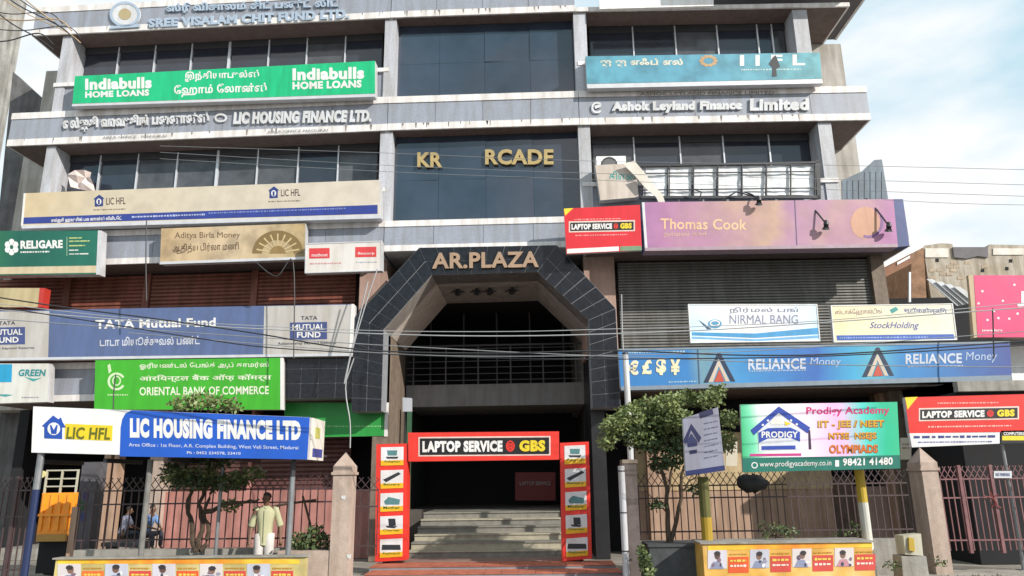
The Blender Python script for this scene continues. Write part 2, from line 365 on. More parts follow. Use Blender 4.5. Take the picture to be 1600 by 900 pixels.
# columns
def column(fr, pts, d, z0, z1, dep=None, m=columnst):
    xs = [fr.S(x, y, d) for x, y in pts]; a, b_ = sum(xs[0::2])/len(xs[0::2]), sum(xs[1::2])/len(xs[1::2])
    return boxpart('column', m, B, fr, a, b_, dep or SB, d, z0, z1), a, b_
warm = columnst
_, a, lc1 = column(L, [(96, 75), (110, 75)], -.1, Z3t, Z4b); L4A = lc1
_, a, lc2 = column(L, [(67, 270), (81, 270)], -.1, Z2t, Z3b); L3A = lc2
column(L, [(601, 60), (614, 60)], -.08, Z3t, Z4b); column(L, [(593, 250), (606, 250)], -.08, Z2t, Z3b)
column(C, [(612, 60), (619, 60)], -.083, Z3t+.003, Z4b-.003, -.9); column(C, [(606, 250), (612.5, 250)], -.083, Z2t+.003, Z3b-.003, -.9)
column(C, [(897, 60), (905, 60)], -.083, Z3t+.003, Z4b-.003, -.9); column(C, [(905, 250), (911, 250)], -.083, Z2t+.003, Z3b-.003, -.9)
column(Q, [(904, 60), (917, 60)], -.08, Z3t, Z4b); column(Q, [(909, 250), (924, 250)], -.08, Z2t, Z3b)
_, rc4, _q4 = column(Q, [(1243, 60), (1266, 60)], -.1, Z3t, Z4b)
_, rc3, _q3 = column(Q, [(1285, 250), (1306, 250)], -.1, Z2t, Z3b)
# sills and parapets
zs4 = L.Z(100, 131, -.1); zs3 = Q.Z(1298, 280, -.1)
for fr, a, b_, zb, zs in ((L, L.S(94, 75, -.1), -.02, Z3t, zs4), (L, L.S(65, 270, -.1), -.02, Z2t, zs3), (Q, .02, _q4, Z3t, zs4), (Q, .02, _q3, Z2t, zs3)):
    boxpart('parapet', granite, B, fr, a+.02, b_-.02, SB+.01, -.14, zb+.002, zs-.1); boxpart('sill', whitestone, B, fr, a, b_, SB+.02, -.06, zs-.1, zs+.02)
stain = mat('drip_stain', (.20, .185, .17), .9, .2, 6)
rs = random.Random(31)
for fr, a, b_, zz, dd in ((L, sL4, -.1, Z4b+.2, .0035), (L, sL3, -.1, Z3b+.2, .0035), (C, XL+.1, XR-.1, Z3b+.2, .0035), (Q, .1, sR3, Z3b+.2, .0035), (C, XL+.1, XR-.1, Z4b+.2, .0035)):
    sb2 = MB()
    for _ in range(16):
        x = rs.uniform(a+.1, b_-.1); w = rs.uniform(.008, .035); ln = rs.uniform(.05, .19)
        sb2.poly(fr, [(x-w, zz), (x+w, zz), (x+w*.4, zz-ln), (x-w*.3, zz-ln*.9)], dd-.003, dd)
    so = sb2.build('rain_stain', stain, B); so['kind'] = 'stuff'
# ---- ribbon windows
def ribbon(fr, s0, s1, z0, z1, d, mulls, thick=(), curtain=()):
    w = MB(); w.box(fr, s0, s1, d-.1, d-.06, z0, z1)
    wo_ = w.build('window', darkframe, B)
    xs = [s0]+mulls+[s1]
    for i in range(len(xs)-1):
        a, b_ = xs[i]+.03, xs[i+1]-.03; tt = rnd.uniform(-.012, .012)
        p = MB(); p.add([fr.w(a, d-.04+tt, z0+.04), fr.w(b_, d-.04-tt, z0+.04), fr.w(b_, d-.04-tt*.4, z1-.04), fr.w(a, d-.04+tt*.7, z1-.04)], [(0, 1, 2, 3)])
        p.build('pane', darkglass2 if rnd.random() < .35 else darkglass, wo_)
        p = MB(); p.box(fr, a, b_, d-.055, d-.005, z0, z0+.05); p.build('rail', alu, wo_)
    for i, x in enumerate(mulls):
        t = .075 if i in thick else .04
        p = MB(); p.box(fr, x-t/2, x+t/2, d-.05, d+.02, z0, z1-.03); p.build('mullion', alu, wo_)
    p = MB(); p.box(fr, s0, s1, d-.05, d+.01, z1-.22, z1-.005); p.build('head', darkframe, wo_)
    return wo_
dW = -.75
ribbon(L, L4A+.02, L.S(598, 60, dW), zs4+.02, Z4b-.02, dW, [L.S(x, 90, dW) for x in (185, 242, 299, 358, 419.5, 479, 539)], (3,))
ribbon(L, L3A+.02, L.S(590, 250, dW), zs3+.02, Z3b-.02, dW, [L.S(x, 262, dW) for x in (156, 215, 276.5, 339.5, 402, 465.5, 528)], (3,))
ribbon(Q, Q.S(921, 60, dW), rc4-.02, zs4+.02, Z4b-.02, dW, [Q.S(x, 60, dW) for x in (989, 1055, 1121, 1184, 1207)])
ribbon(Q, Q.S(926, 250, dW), rc3-.02, zs3+.02, Z3b-.02, dW, [Q.S(x, 240, dW) for x in (991, 1063, 1131, 1203)])
# ---- big centre glazing
for z0, z1, x0, x1, yy in ((Z3t+.01, Z4b-.02, 617, 899, 90), (Z2t+.01, Z3b-.02, 612, 908, 270)):
    d = -.45; a, b_ = C.S(x0, yy, d), C.S(x1, yy, d); w = MB(); w.box(C, a, b_, d-.1, d-.03, z0, z1); wo_ = w.build('window', darkframe, B)
    nx, nz_ = 4, 2
    for i in range(nx):
        for j in range(nz_):
            aa = a+(b_-a)*i/nx+.003; bb = a+(b_-a)*(i+1)/nx-.003; za = z0+(z1-z0)*j/nz_+.002; zb = z0+(z1-z0)*(j+1)/nz_-.002; tt = rnd.uniform(-.02, .02)
            p = MB(); p.add([C.w(aa, d+tt, za), C.w(bb, d-tt, za), C.w(bb, d-tt, zb), C.w(aa, d+tt*.5, zb)], [(0, 1, 2, 3)]); p.build('pane', mirror, wo_)
GLZ = -.44
gold = mat('brass_letters', (.52, .38, .17), .35, .1, 8, metal=.5)
gs = thing('raised_lettering', 'brass capital letters KR and RCADE with a gap on the dark centre glass', 'sign', C.w(C.S(760, 250), GLZ, C.Z(760, 260)))
T(gs, C, GLZ+.09, 'KR', 652, 238, 691, 261, 0, gold, .035, th=.06, each=True)
T(gs, C, GLZ+.09, 'RCADE', 758, 233, 865, 257, 0, gold, .035, th=.06, each=True)
# ---- roller shutters
def shutter(fr, s0, s1, z0, z1, d, m, label=None, pitch=.11, par=None, lipm=None):
    b = MB(); n = int((z1-z0)/pitch); vs = []
    prof = []
    for i in range(n):
        z = z0+i*pitch; prof += [(z, d-.03), (z+pitch*.25, d+.012), (z+pitch*.75, d+.012), (z+pitch*.97, d-.03)]
    for z, dd in prof: vs += [fr.w(s0, dd, z), fr.w(s1, dd, z)]
    b.add(vs, [(2*i, 2*i+1, 2*i+3, 2*i+2) for i in range(len(prof)-1)])
    b.box(fr, s0, s1, d-.02, d+.03, z0-.02, z0+.08)
    o = b.build('roller_shutter', m, par or B)
    if label: o['label'] = label
    return o
dS = -.95
for x0, x1, lab in ((0, 105, 'rust red roller shutter'), (111, 226, None), (238, 395, None), (403, 556, None)):
    shutter(L, L.S(x0, 440, dS), L.S(x1, 440, dS), Z1t, Z2b-.02, dS, redshut)
for x in (108, 232, 399): boxpart('shutter_guide', redshut, B, L, L.S(x-5, 440, dS), L.S(x+5, 440, dS), dS-.05, dS+.06, Z1t, Z2b-.02)
shutter(Q, Q.S(966, 440, dS), Q.S(1362, 440, dS), Z1t, Z2b-.02, dS, greyshut, pitch=.08)
# pink beige piers beside the portal
boxpart('pier', pinkwall, B, L, L.S(562, 440, -.5), 0, SB, -.5, Z1t, Z2b-.015)
boxpart('pier', pinkwall, B, Q, 0, Q.S(961, 440, -.5), SB, -.5, Z1t, Z2b-.015)
boxpart('pier', brownstone, B, Q, Q.S(1364, 440, -.8), Q.S(1385, 440, -.8), SB, -.8, 0, Z2b-.015)
# ---- ground floor, left wing
pinkz = L.Z(300, 768, -1.2)
s250 = L.S(246, 800, -1.2); s520 = L.S(600, 800, -1.2)
boxpart('low_wall', pinkpaint, B, L, s250, -.05, -2.2, -1.2, 0, pinkz)
for x0, x1 in ((262, 388), (393, 548)):
    shutter(L, L.S(x0, 720, -1.5), L.S(x1, 720, -1.5), pinkz, Z1b-.3, -1.5, brownshut, pitch=.12)
boxpart('pier', pinkpaint, B, L, L.S(388, 720, -1.4), L.S(393, 720, -1.4), -2, -1.4, pinkz, Z1b-.02)
boxpart('pier', pillarst, B, L, L.S(226, 800, -.9), L.S(247, 800, -.9), -2, -.9, 0, Z1b-.02)
boxpart('pier', creampaint, B, L, L.S(153, 800, -.9), L.S(163, 800, -.9), -1.2, -.9, 0, Z1b-.02)
boxpart('pier', creampaint, B, L, L.S(169, 800, -.9), L.S(177, 800, -.9), -1.2, -.9, 0, Z1b-.02)
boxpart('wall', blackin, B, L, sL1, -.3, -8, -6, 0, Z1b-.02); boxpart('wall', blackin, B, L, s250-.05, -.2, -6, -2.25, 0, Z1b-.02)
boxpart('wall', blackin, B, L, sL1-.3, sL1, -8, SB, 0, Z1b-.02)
boxpart('floor_slab', concrete, B, L, sL1, s250, -6, -1.3, .0, .3)
# ---- ground floor, right wing
boxpart('wall', creampaint, B, Q, Q.S(995, 760, -1.4), Q.S(1300, 760, -1.4), -2.4, -1.4, 0, Q.Z(1100, 676, -1.4))
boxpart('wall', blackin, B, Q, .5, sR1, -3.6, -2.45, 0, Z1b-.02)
boxpart('sunlit_band', mat('sunlit_yellow', (.50, .38, .22), .8, .15, 3, streak=.3), B, Q, Q.S(995, 760, -1.4)-.01, Q.S(1300, 760, -1.4)+.01, -1.6, -1.37, Q.Z(1100, 766, -1.4), Q.Z(1100, 677, -1.4))  # sunlight on the upper wall, put into a yellower colour
boxpart('door', mat('brown_door', (.12, .075, .055), .6, .2, 4, streak=.2), B, Q, Q.S(1302, 790, -1.5), Q.S(1338, 790, -1.5), -2.4, -1.5, 0, Q.Z(1320, 745, -1.5))
boxpart('wall', pinkwall, B, Q, Q.S(1340, 790, -1.45), Q.S(1425, 790, -1.45), -2.4, -1.45, 0, Q.Z(1380, 760, -1.45))
for x in (1010, 1385):
    boxpart('pier', creampaint, B, Q, Q.S(x, 700, -1.1), Q.S(x+34, 700, -1.1), -1.38, -1.1, 0, Z1b-.03)
# ---- the portal
P_ = thing
PT = MB(); dP = .3
zlow = L.Z(600, 641, dP)
outer = [(555, 641), (555, 495), (655, 387), (870, 383), (962, 482), (964, 641)]
inner = [(920, 641), (920, 500), (840, 425), (675, 430), (600, 515), (602, 641)]
def ph(p, d=dP): return C.hit(p[0], p[1], d)
oo = [ph(p) for p in outer]; ii = [ph(p) for p in inner]
oo[0] = (oo[1][0], zlow-.02); oo[5] = (oo[4][0], zlow-.02); ii[0] = (ii[1][0], zlow-.02); ii[5] = (ii[4][0], zlow-.02)
PT.poly(C, oo+ii, -.6, dP); portal = PT.build('entrance_portal', grout, B)
def tiles(q, nu, nv, par, m=blackt, d=dP, g=.04):
    """q: tl,tr,br,bl as (s,z)"""
    def bl(u, v):
        a = [q[0][k]*(1-u)+q[1][k]*u for k in (0, 1)]; c = [q[3][k]*(1-u)+q[2][k]*u for k in (0, 1)]
        return tuple(a[k]*(1-v)+c[k]*v for k in (0, 1))
    for i in range(nu):
        for j in range(nv):
            e = g/2; u0_, u1_ = (i+e)/nu, (i+1-e)/nu; v0, v1 = (j+e)/nv, (j+1-e)/nv
            b = MB(); b.poly(C, [bl(u0_, v1), bl(u1_, v1), bl(u1_, v0), bl(u0_, v0)], d-.01, d+.012+rnd.uniform(0, .003)); b.build('tile', m, par)
tiles([oo[2], oo[3], ii[2], ii[3]], 8, 2, portal, g=.04)
tiles([oo[1], oo[2], ii[3], ii[4]], 6, 2, portal, g=.045); tiles([oo[3], oo[4], ii[1], ii[2]], 6, 2, portal, g=.045)
tiles([oo[1], ii[4], ii[5], oo[0]], 2, 7, portal, g=.05); tiles([ii[1], oo[4], oo[5], ii[0]], 2, 7, portal, g=.05)
# tiled apron left and right of it
sa, sb = C.S(443, 600, dP-.1), oo[0][0]-.01
zt = C.Z(500, 553, dP-.1); zb = C.Z(500, 622, dP-.1)
ap = boxpart('tiled_apron', grout, B, C, sa, sb, -.5, dP-.1, zb, zt); tiles([(sa, zt), (sb, zt), (sb, zb), (sa, zb)], 4, 3, ap, d=dP-.1)
# reveals
lit = mat('portal_lining_sunlit', (.78, .70, .64), .75, .1, 5, .1, streak=.15)  # sunlit left slope: brighter copy of the grey lining, light in its colour
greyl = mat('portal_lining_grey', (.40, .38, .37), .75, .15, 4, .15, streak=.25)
def reveal(p, q, d0, m, t=.12, dq=None):
    """a slab lining the opening from front point p to q (both (s,z)), running back to d0, thickness outwards"""
    b = MB(); v = Vector((q[0]-p[0], q[1]-p[1])); n = Vector((-v.y, v.x)).normalized()*t
    b.poly(C, [p, q, (q[0]+n.x, q[1]+n.y), (p[0]+n.x, p[1]+n.y)], d0, dP-.004); return b.build('lining', m, portal)
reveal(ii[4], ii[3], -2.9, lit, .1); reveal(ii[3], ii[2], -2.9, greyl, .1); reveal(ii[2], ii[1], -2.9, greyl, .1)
bz = 0
for s_, sg in ((ii[5][0], -1), (ii[0][0], 1)):
    boxpart('lining', brownstone if sg < 0 else mat('black_cladding', (.018, .018, .02), .4, .3, 4), portal, C, min(s_, s_+sg*.35), max(s_, s_+sg*.35), -2.85, dP-.62 if sg < 0 else dP-.66, 0, ii[4][1]-.02)
# cross at ceiling: light fittings
for i, x in enumerate((715, 745, 765, 800)):
    c = MB(); s0, z0 = C.S(x, 452, -1.2), ii[3][1]-.06
    for k in range(6):
        a = k*math.pi/3; c.tube([C.w(s0, -1.2, z0), C.w(s0+.2*math.cos(a), -1.2+.2*math.sin(a), z0-.03)], .02, 5)
    c.tube([C.w(s0, -1.2, z0+.08), C.w(s0, -1.2, z0-.12)], [.04, .07], 8); c.build('ceiling_lamp', darkframe, portal)
# interior
xi0, xi1 = ii[5][0], ii[0][0]
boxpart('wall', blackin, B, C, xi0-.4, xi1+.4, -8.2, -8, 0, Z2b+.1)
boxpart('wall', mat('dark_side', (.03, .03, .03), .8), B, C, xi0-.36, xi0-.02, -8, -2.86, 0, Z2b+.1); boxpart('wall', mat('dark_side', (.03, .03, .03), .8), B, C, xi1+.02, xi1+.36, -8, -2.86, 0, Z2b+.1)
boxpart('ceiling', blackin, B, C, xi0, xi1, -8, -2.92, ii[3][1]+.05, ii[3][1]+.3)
zg0, zg1 = C.Z(760, 634, -3.1), C.Z(760, 600, -3.1)
slabm = mat('grey_slab', (.21, .21, .21), .8, .1, 2, streak=.2)
boxpart('gallery_slab', slabm, B, C, xi0, xi1, -6, -3.1, zg0, zg1)
rl = boxpart('gallery_railing', darkframe, B, C, xi0, xi1, -3.18, -3.14, zg1+1.15, zg1+1.2)
greyrail = mat('grey_rail', (.07, .07, .073), .6)
for i in range(6): boxpart('rail', greyrail, rl, C, xi0, xi1, -3.17, -3.15, zg1+.12+i*.19, zg1+.14+i*.19)
for i in range(6):
    x = xi0+.2+(xi1-xi0-.4)*i/5; boxpart('post', greyrail, rl, C, x-.02, x+.02, -3.19, -3.145, zg1, zg1+1.16)
# window frames of the dark hall upstairs
for i in range(5):
    x = xi0+.5+i*(xi1-xi0-1)/4; boxpart('mullion', greyrail, B, C, x-.025, x+.025, -4.6, -4.55, zg1, Z2b)
# AR PLAZA letters
cop = mat('copper_letters', (.40, .27, .18), .4, .12, 8, metal=.35)
ps = thing('raised_lettering', 'copper coloured capital letters AR.PLAZA on the black tiles above the entrance', 'sign', C.w(C.S(757, 408), dP, C.Z(757, 420)))
T(ps, C, dP+.09, 'AR.PLAZA', 675, 395, 842, 420, -.015, cop, .03, th=.06, each=True)
# stairs
st = boxpart('staircase', stepbr, B, C, C.S(634, 800, 1.0), C.S(884, 800, 1.0), -3.5, .3, .0, .12)
zt0, nst = .22, 6
s0, s1 = C.S(636, 830, 1.4), C.S(880, 830, 1.4)
for i in range(nst):
    y0 = 1.25-i*.46; mm_ = (stepst, stepst2, stepst2, stepst, stepst, stepst)[i] if i < 6 else stepst
    boxpart('step', mm_, st, C, s0-.0, s1+.0, -3.4 if i == nst-1 else y0-.46, y0, .12, zt0+.15*(i+1)-.035)
    boxpart('nosing', stepst if i % 2 else stepst2, st, C, s0, s1, -3.4 if i == nst-1 else y0-.46, y0+.03, zt0+.15*(i+1)-.033, zt0+.15*(i+1))
boxpart('floor_slab', mat('hall_floor', (.10, .09, .08), .5), B, C, xi0, xi1, -8, -3.41, 0, zt0+.15*nst)
boxpart('landing', stepbr, st, C, s0-.4, s1+.4, 1.26, 2.1, .0, zt0)
# things in the hall
hs = sign('hall_sign', 'dark red poster deep in the dark hall behind the stairs', 'sign', C, -5.5, rect(805, 738, 868, 782), .05, ink('A01818', .5), darkframe)
T(hs, C, -5.49, 'LAPTOP SERVICE', 812, 752, 860, 758, 0, ink('C0B0B0', .5), .03)
for k in range(1): pass
boxpart('door_frame', mat('green_frame', (.03, .10, .05), .6), B, C, C.S(634, 740, -2), C.S(641, 740, -2), -2.1, -2, zt0+.6, Z1b)
# ================================================================== SIGNS ON THE FACADE
W_ = ink('F4F4F4'); BLK = ink('16161A', .8); RED = ink('E8352A'); YEL = ink('F8DC2C'); BLU = ink('2A62C0'); NAVY = ink('2B3E86')
rail_m = mat('sign_edge', (.6, .6, .62), .4, .1, 4, metal=.3)
# upper left green
d = .28
s = sign('shop_sign', 'bright green sign with white lettering on the top floor left', 'sign', L, d, [(117, 119), (586, 95), (586, 146), (113, 162)], .3, ink('12C284', .85, .45, .15), boxside, frame=None)
pxpart('bottom_rail', rail_m, s, L, [(113, 162.5), (586, 146.5), (586, 151), (112, 166)], d+.006, .2)
T(s, L, d+.004, 'Indiabulls', 133, 123, 237, 141, -.03, W_, .05); T(s, L, d+.004, 'HOME LOANS', 133, 143, 233, 153, -.035, W_, .05)
T(s, L, d+.004, 'Indiabulls', 457, 107, 569, 126, -.025, W_, .05); T(s, L, d+.004, 'HOME LOANS', 457, 128, 565, 140, -.03, W_, .05)
T(s, L, d+.004, 'இந்தியாபுல்ஸ்', 289, 112, 405, 128, -.03, W_, .03); T(s, L, d+.004, 'ேஹாம் ேலான்ஸ்', 272, 133, 417, 152, -.03, W_, .03)
# upper right turquoise
s = sign('shop_sign', 'faded turquoise sign with white lettering on the top floor right', 'sign', Q, .28, [(915, 88), (1281, 82), (1284, 123), (917, 131)], .32, gradmat('faded_teal', [(0, hexc('5A9CB0')), (.5, hexc('5898B0')), (1, hexc('66A6B0'))], warp=.5, scale=3, streak=.3), boxside)
pxpart('bottom_rail', rail_m, s, Q, [(917, 131.5), (1284, 123.5), (1286, 130), (918, 138)], .286, .2)
T(s, Q, .284, 'ஐ ஐ எஃப் எல்', 938, 91, 1067, 105, 0, ink('E8E4D0'), .04); T(s, Q, .284, 'I I F L', 1156, 86, 1258, 103, -.01, ink('F2F6F4'), .03)
for k in range(10):
    a = k*36; blob(s, 'petal', Q, .284, 1107+11*math.cos(R(a)), 95+7*math.sin(R(a)), 3.6, 2.6, ink('D8B080', .7), 8)
ticks(s, Q, .284, 1158, 1252, 109, 2.4, -.01, ink('C8E0E0'), 3)
h = pxpart('torn_hole', darkframe, s, Q, [(1207, 90), (1212, 86), (1216, 96), (1219, 104), (1213, 108), (1214, 119), (1206, 120), (1207, 106), (1201, 100)], .286, .003)
# white board at the very top
s = sign('roof_board', 'plain white board at the top edge of the roof, right of centre', 'board', Q, .25, [(935, -30), (1115, -30), (1115, 9), (937, 14)], .1, white, white)
# LIC HFL beige
d = .35
s = sign('shop_sign', 'long beige sign with a blue bottom stripe below the left windows', 'sign', L, d, [(37, 302), (593, 281), (593, 340), (33, 353)], .4, gradmat('beige_print', [(0, hexc('C8B592')), (.3, hexc('C4B9A4')), (1, hexc('C9C0B2'))], warp=.2, streak=.12), boxside)
pxpart('stripe', ink('2F4296', .85), s, L, [(34, 340), (590, 320), (590, 334), (33, 350)], d+.003, .002)
pxpart('edge', W_, s, L, [(37, 302), (40, 301.8), (36, 352), (32.5, 353)], d+.005, .003)
pxpart('bottom_rail', rail_m, s, L, [(33, 352), (593, 335), (596, 341), (34, 357)], d+.008, .25)
for x, y in ((146, 304), (419, 291)):
    pxpart('logo', NAVY, s, L, [(x, y+7), (x+9, y), (x+17, y+6), (x+15, y+7), (x+15, y+18), (x+2, y+19), (x+2, y+8)], d+.003, .002)
    blob(s, 'logo_flame', L, d+.005, x+8.5, y+11, 4, 5, W_, 10); pxpart('logo_figure', NAVY, s, L, rect(x+7, y+8, x+10, y+15), d+.007, .002)
    T(s, L, d+.003, 'LIC HFL', x+20, y+5, x+50, y+16, -.03, ink('4A3A3A'), .01); ticks(s, L, d+.003, x, x+50, y+24, 2, -.03, ink('8A8070'), 5)
T(s, L, d+.005, 'எல்ஐசி ஹவுசிங் பைனான்ஸ் லிமிடெட்', 80, 341, 190, 349, -.035, W_, .03); ticks(s, L, d+.005, 206, 320, 339, 3, -.035, ink('C0C8E8'), 6); ticks(s, L, d+.005, 326, 540, 333, 2.6, -.035, ink('8090D0'), 8)
# raised fascia letters
whl = mat('raised_white', (.60, .62, .65), .5, .08, 4, streak=.15); bll = mat('raised_blue', (.34, .42, .52), .5, .1, 4)
s = thing('raised_lettering', 'white raised letters in two scripts along the fascia under the green sign', 'sign', L.w(L.S(340, 190), .03, L.Z(340, 195)))
T(s, L, .045, 'எல்ஐசி ஹவுசிங் பைனான்ஸ்', 98, 183, 326, 207, -.045, whl, .05, th=.05, each=True)
ring(s, 'emblem', L, .03, 345, 184, 10, 7, 3, whl, n=16)
T(s, L, .045, 'LIC HOUSING FINANCE LTD.', 364, 175, 580, 194, -.018, whl, .06, shear=.15, th=.05, each=True)
T(s, L, .028, 'AREA OFFICE : MADURAI', 160, 213, 260, 217, -.03, ink('8A8886', .6), .0, name='small_print'); T(s, L, .028, 'AREA OFFICE MADURAI', 418, 204, 512, 208, -.03, ink('8A8886', .6), .0, name='small_print')
s = thing('raised_lettering', 'blackletter style white raised words along the right fascia', 'sign', Q.w(Q.S(1100, 165), .03, Q.Z(1100, 170)))
T(s, Q, .045, 'Ashok Leyland Finance', 956, 159, 1160, 177, -.012, whl, .07, th=.05, each=True); T(s, Q, .045, 'Limited', 1172, 154, 1264, 173, -.01, whl, .05, th=.05, each=True)
ring(s, 'emblem', Q, .03, 933, 168, 9, 9, 3, whl, 40, 320, 16); pxpart('emblem_bar', whl, s, Q, [(929, 165), (940, 163), (939, 167), (930, 170)], .03, .02)
T(s, Q, .028, 'ASHOK LEYLAND FINANCE LIMITED', 1000, 144, 1210, 149, -.01, ink('8A8886', .6), .0, name='small_print')
s = thing('raised_lettering', 'pale blue raised lettering and round emblem on the topmost left fascia', 'sign', L.w(L.S(380, 20), .03, L.Z(380, 30)))
T(s, L, .045, 'ஸ்ரீ விசாலம் சிட் பண்ட் லிட்', 260, 5, 528, 21, -.03, bll, .04, th=.05, each=True)
T(s, L, .045, 'SREE VISALAM CHIT FUND LTD.', 232, 29, 545, 43, -.048, bll, .05, th=.05, each=True)
b = MB(); b.px(L, [(195+24*math.cos(R(a)), 22-20*math.sin(R(a))) for a in range(0, 360, 15)], .04, .05); b.build('emblem', whl, s)
ring(s, 'emblem_ring', L, .05, 195, 22, 24, 20, 4, bll); blob(s, 'emblem_house', L, .047, 195, 22, 10, 9, ink('C8B890', .7), 12); pxpart('emblem_base', bll, s, L, [(172, 41), (218, 37), (218, 42), (172, 45)], .05, .02)
# Religare dark green (in front, left)
d = .55
s = sign('shop_sign', 'dark green sign with white flower logo at the left edge', 'sign', L, d, [(-40, 361), (157, 360), (154, 428), (-40, 431)], .3, gradmat('deep_green', [(0, hexc('2E7A4E')), (.35, hexc('12584A')), (1, hexc('1C6A58'))], warp=.1), boxside)
pxpart('white_strip', ink('D8C8A8'), s, L, [(-40, 418), (151, 415), (150, 426), (-40, 429)], d+.003, .002)
pxpart('edge', rail_m, s, L, [(153, 360), (158, 360), (155, 429), (150, 429)], d+.008, .25)
T(s, L, d+.004, 'RELIGARE', 32, 376, 98, 389, -.02, W_, .05); ticks(s, L, d+.004, 32, 77, 394, 2.6, -.02, W_, 3)
for k in range(6): blob(s, 'petal', L, d+.004, 18+7*math.cos(R(k*60+30)), 386+8*math.sin(R(k*60+30)), 4.6, 5, W_, 8)
for k, (yy, xe) in enumerate(((372, 128), (377, 140), (384, 133), (391, 122), (397, 138))): ticks(s, L, d+.004, 108, xe, yy, 2, -.02, ink('C8D890') if k < 3 else W_, k, (6, 14), 1)
pxpart('divider', ink('A0C0A0'), s, L, rect(104, 370, 105, 400), d+.003, .002)
# Aditya Birla beige with sun
d = .35
s = sign('shop_sign', 'worn cream sign printed with a rising sun and brown lettering', 'sign', L, d, [(252, 357), (477, 349), (476, 404), (250, 412)], .25, gradmat('worn_cream', [(0, hexc('BCA27C')), (.5, hexc('C6B294')), (1, hexc('B09A70'))], warp=.5, scale=4, streak=.35), boxside)
T(s, L, d+.004, 'Aditya Birla Money', 273, 363, 375, 375, -.01, ink('7A6248', .7), .0); T(s, L, d+.004, 'ஆதித்ய பிர்லா மணி', 270, 381, 373, 397, -.03, ink('6A5038', .7), .01)
ring(s, 'sun_disc', L, d+.004, 434, 396, 40, 36, 15, ink('8A7448', .8), 0, 180, 18); blob(s, 'sun_core', L, d+.005, 434, 396, 13, 12, ink('9A8050', .8), 12, a0=0, a1=180)
for k in range(9):
    a = R(12+k*19.5); pxpart('ray', ink('DCC898'), s, L, [(434+12*math.cos(a-.05), 396-12*math.sin(a-.05)), (434+34*math.cos(a-.035), 396-31*math.sin(a-.035)), (434+34*math.cos(a+.035), 396-31*math.sin(a+.035)), (434+12*math.cos(a+.05), 396-12*math.sin(a+.05))], d+.007, .002)
pxpart('edge', rail_m, s, L, [(250, 409), (476, 401), (477, 405), (249, 413)], d+.01, .01)
# white sign w two red labels
d = .6
s = sign('shop_sign', 'white sign carrying two small red rectangular logos, left of the entrance arch', 'sign', L, d, [(477, 380), (597, 376), (597, 423), (476, 427)], .2, ink('E2DEDA', .85, .5, .12), boxside, frame=rail_m, fw_=1.5)
for x, y, w in ((483, 388, 32), (555, 386, 33)):
    pxpart('logo', ink('E04448'), s, L, rect(x, y, x+w, y+16, -.02), d+.004, .002); T(s, L, d+.008, 'muthoot' if x < 500 else 'fincorp', x+4, y+8, x+w-3, y+13, -.02, W_, .01)
ticks(s, L, d+.004, 484, 533, 412, 2.5, -.02, ink('D8A0A0'), 2); ticks(s, L, d+.004, 556, 590, 410, 2, -.02, ink('B0B0C0'), 4)
# small cream sign at left edge
s = sign('shop_sign', 'cream sign with a red edge above the grey mutual fund sign, far left', 'sign', L, .5, [(-40, 450), (70, 450), (66, 480), (-40, 480)], .25, ink('C8B88E', .8, .6, .2), ink('C23A30'))
pxpart('red_edge', ink('C83A34'), s, L, [(62, 450), (70, 450), (66, 480), (59, 480)], .504, .003)
# TATA mutual fund
d = .45
s = sign('shop_sign', 'long grey blue sign with white lettering between two pale grey panels', 'sign', L, d, [(-60, 487), (552, 475), (548, 554), (-60, 562)], .35, ink('5F719E', .8, .5, .12), boxside)
pale = ink('C4C0BC', .85, .5, .15)
pxpart('side_panel', pale, s, L, [(-60, 487.5), (77, 486), (75, 560), (-60, 562)], d+.004, .003); pxpart('side_panel', pale, s, L, [(413, 478.5), (551, 476), (547, 553), (411, 556)], d+.004, .003)
pxpart('edge', rail_m, s, L, [(-60, 560), (548, 552), (548, 556), (-60, 564)], d+.01, .2); pxpart('edge', W_, s, L, [(549, 475), (552.5, 475), (548.5, 554), (545, 554)], d+.01, .2)
T(s, L, d+.004, 'TATA Mutual Fund', 149, 500, 337, 514, -.02, W_, .03); T(s, L, d+.004, 'டாடா மியூச்சுவல் பண்ட்', 156, 527, 312, 541, -.02, ink('D8DCE8'), .02)
for x, y in ((453, 504), (-19, 512)):
    pxpart('logo', ink('4A5890'), s, L, rect(x, y, x+58, y+27, -.02), d+.008, .002); T(s, L, d+.012, 'MUTUAL', x+4, y+3, x+54, y+12, -.02, W_, .02); T(s, L, d+.012, 'FUND', x+11, y+15, x+48, y+24, -.02, W_, .03)
    T(s, L, d+.008, 'TATA', x+17, y-10, x+43, y-4, -.02, ink('4A4A5A'), .02); T(s, L, d+.008, 'Relationship beyond Returns', x-18, y+31, x+72, y+36, -.02, ink('3A3A44'), .01)
# green fresh sign at left edge
s = sign('shop_sign', 'white and sky blue sign with teal lettering at the far left edge', 'sign', L, .5, [(-60, 568), (76, 568), (74, 628), (-60, 632)], .25, ink('DCDCD6', .85, .5, .15), boxside)
pxpart('blue_block', ink('2AA6D8'), s, L, [(-60, 569), (19, 569), (18, 597), (-60, 598)], .504, .002); T(s, L, .504, 'GREEN', 29, 577, 72, 588, 0, ink('2A9098'), .04, shear=.2)
pxpart('leaf', ink('3AA8A8'), s, L, [(38, 589), (52, 596), (66, 590), (54, 592)], .504, .002); pxpart('swoosh', ink('50A0A8'), s, L, [(-10, 616), (8, 620), (21, 617), (10, 616)], .504, .002); ticks(s, L, .504, 34, 60, 621, 2, 0, ink('9090A0'), 3)
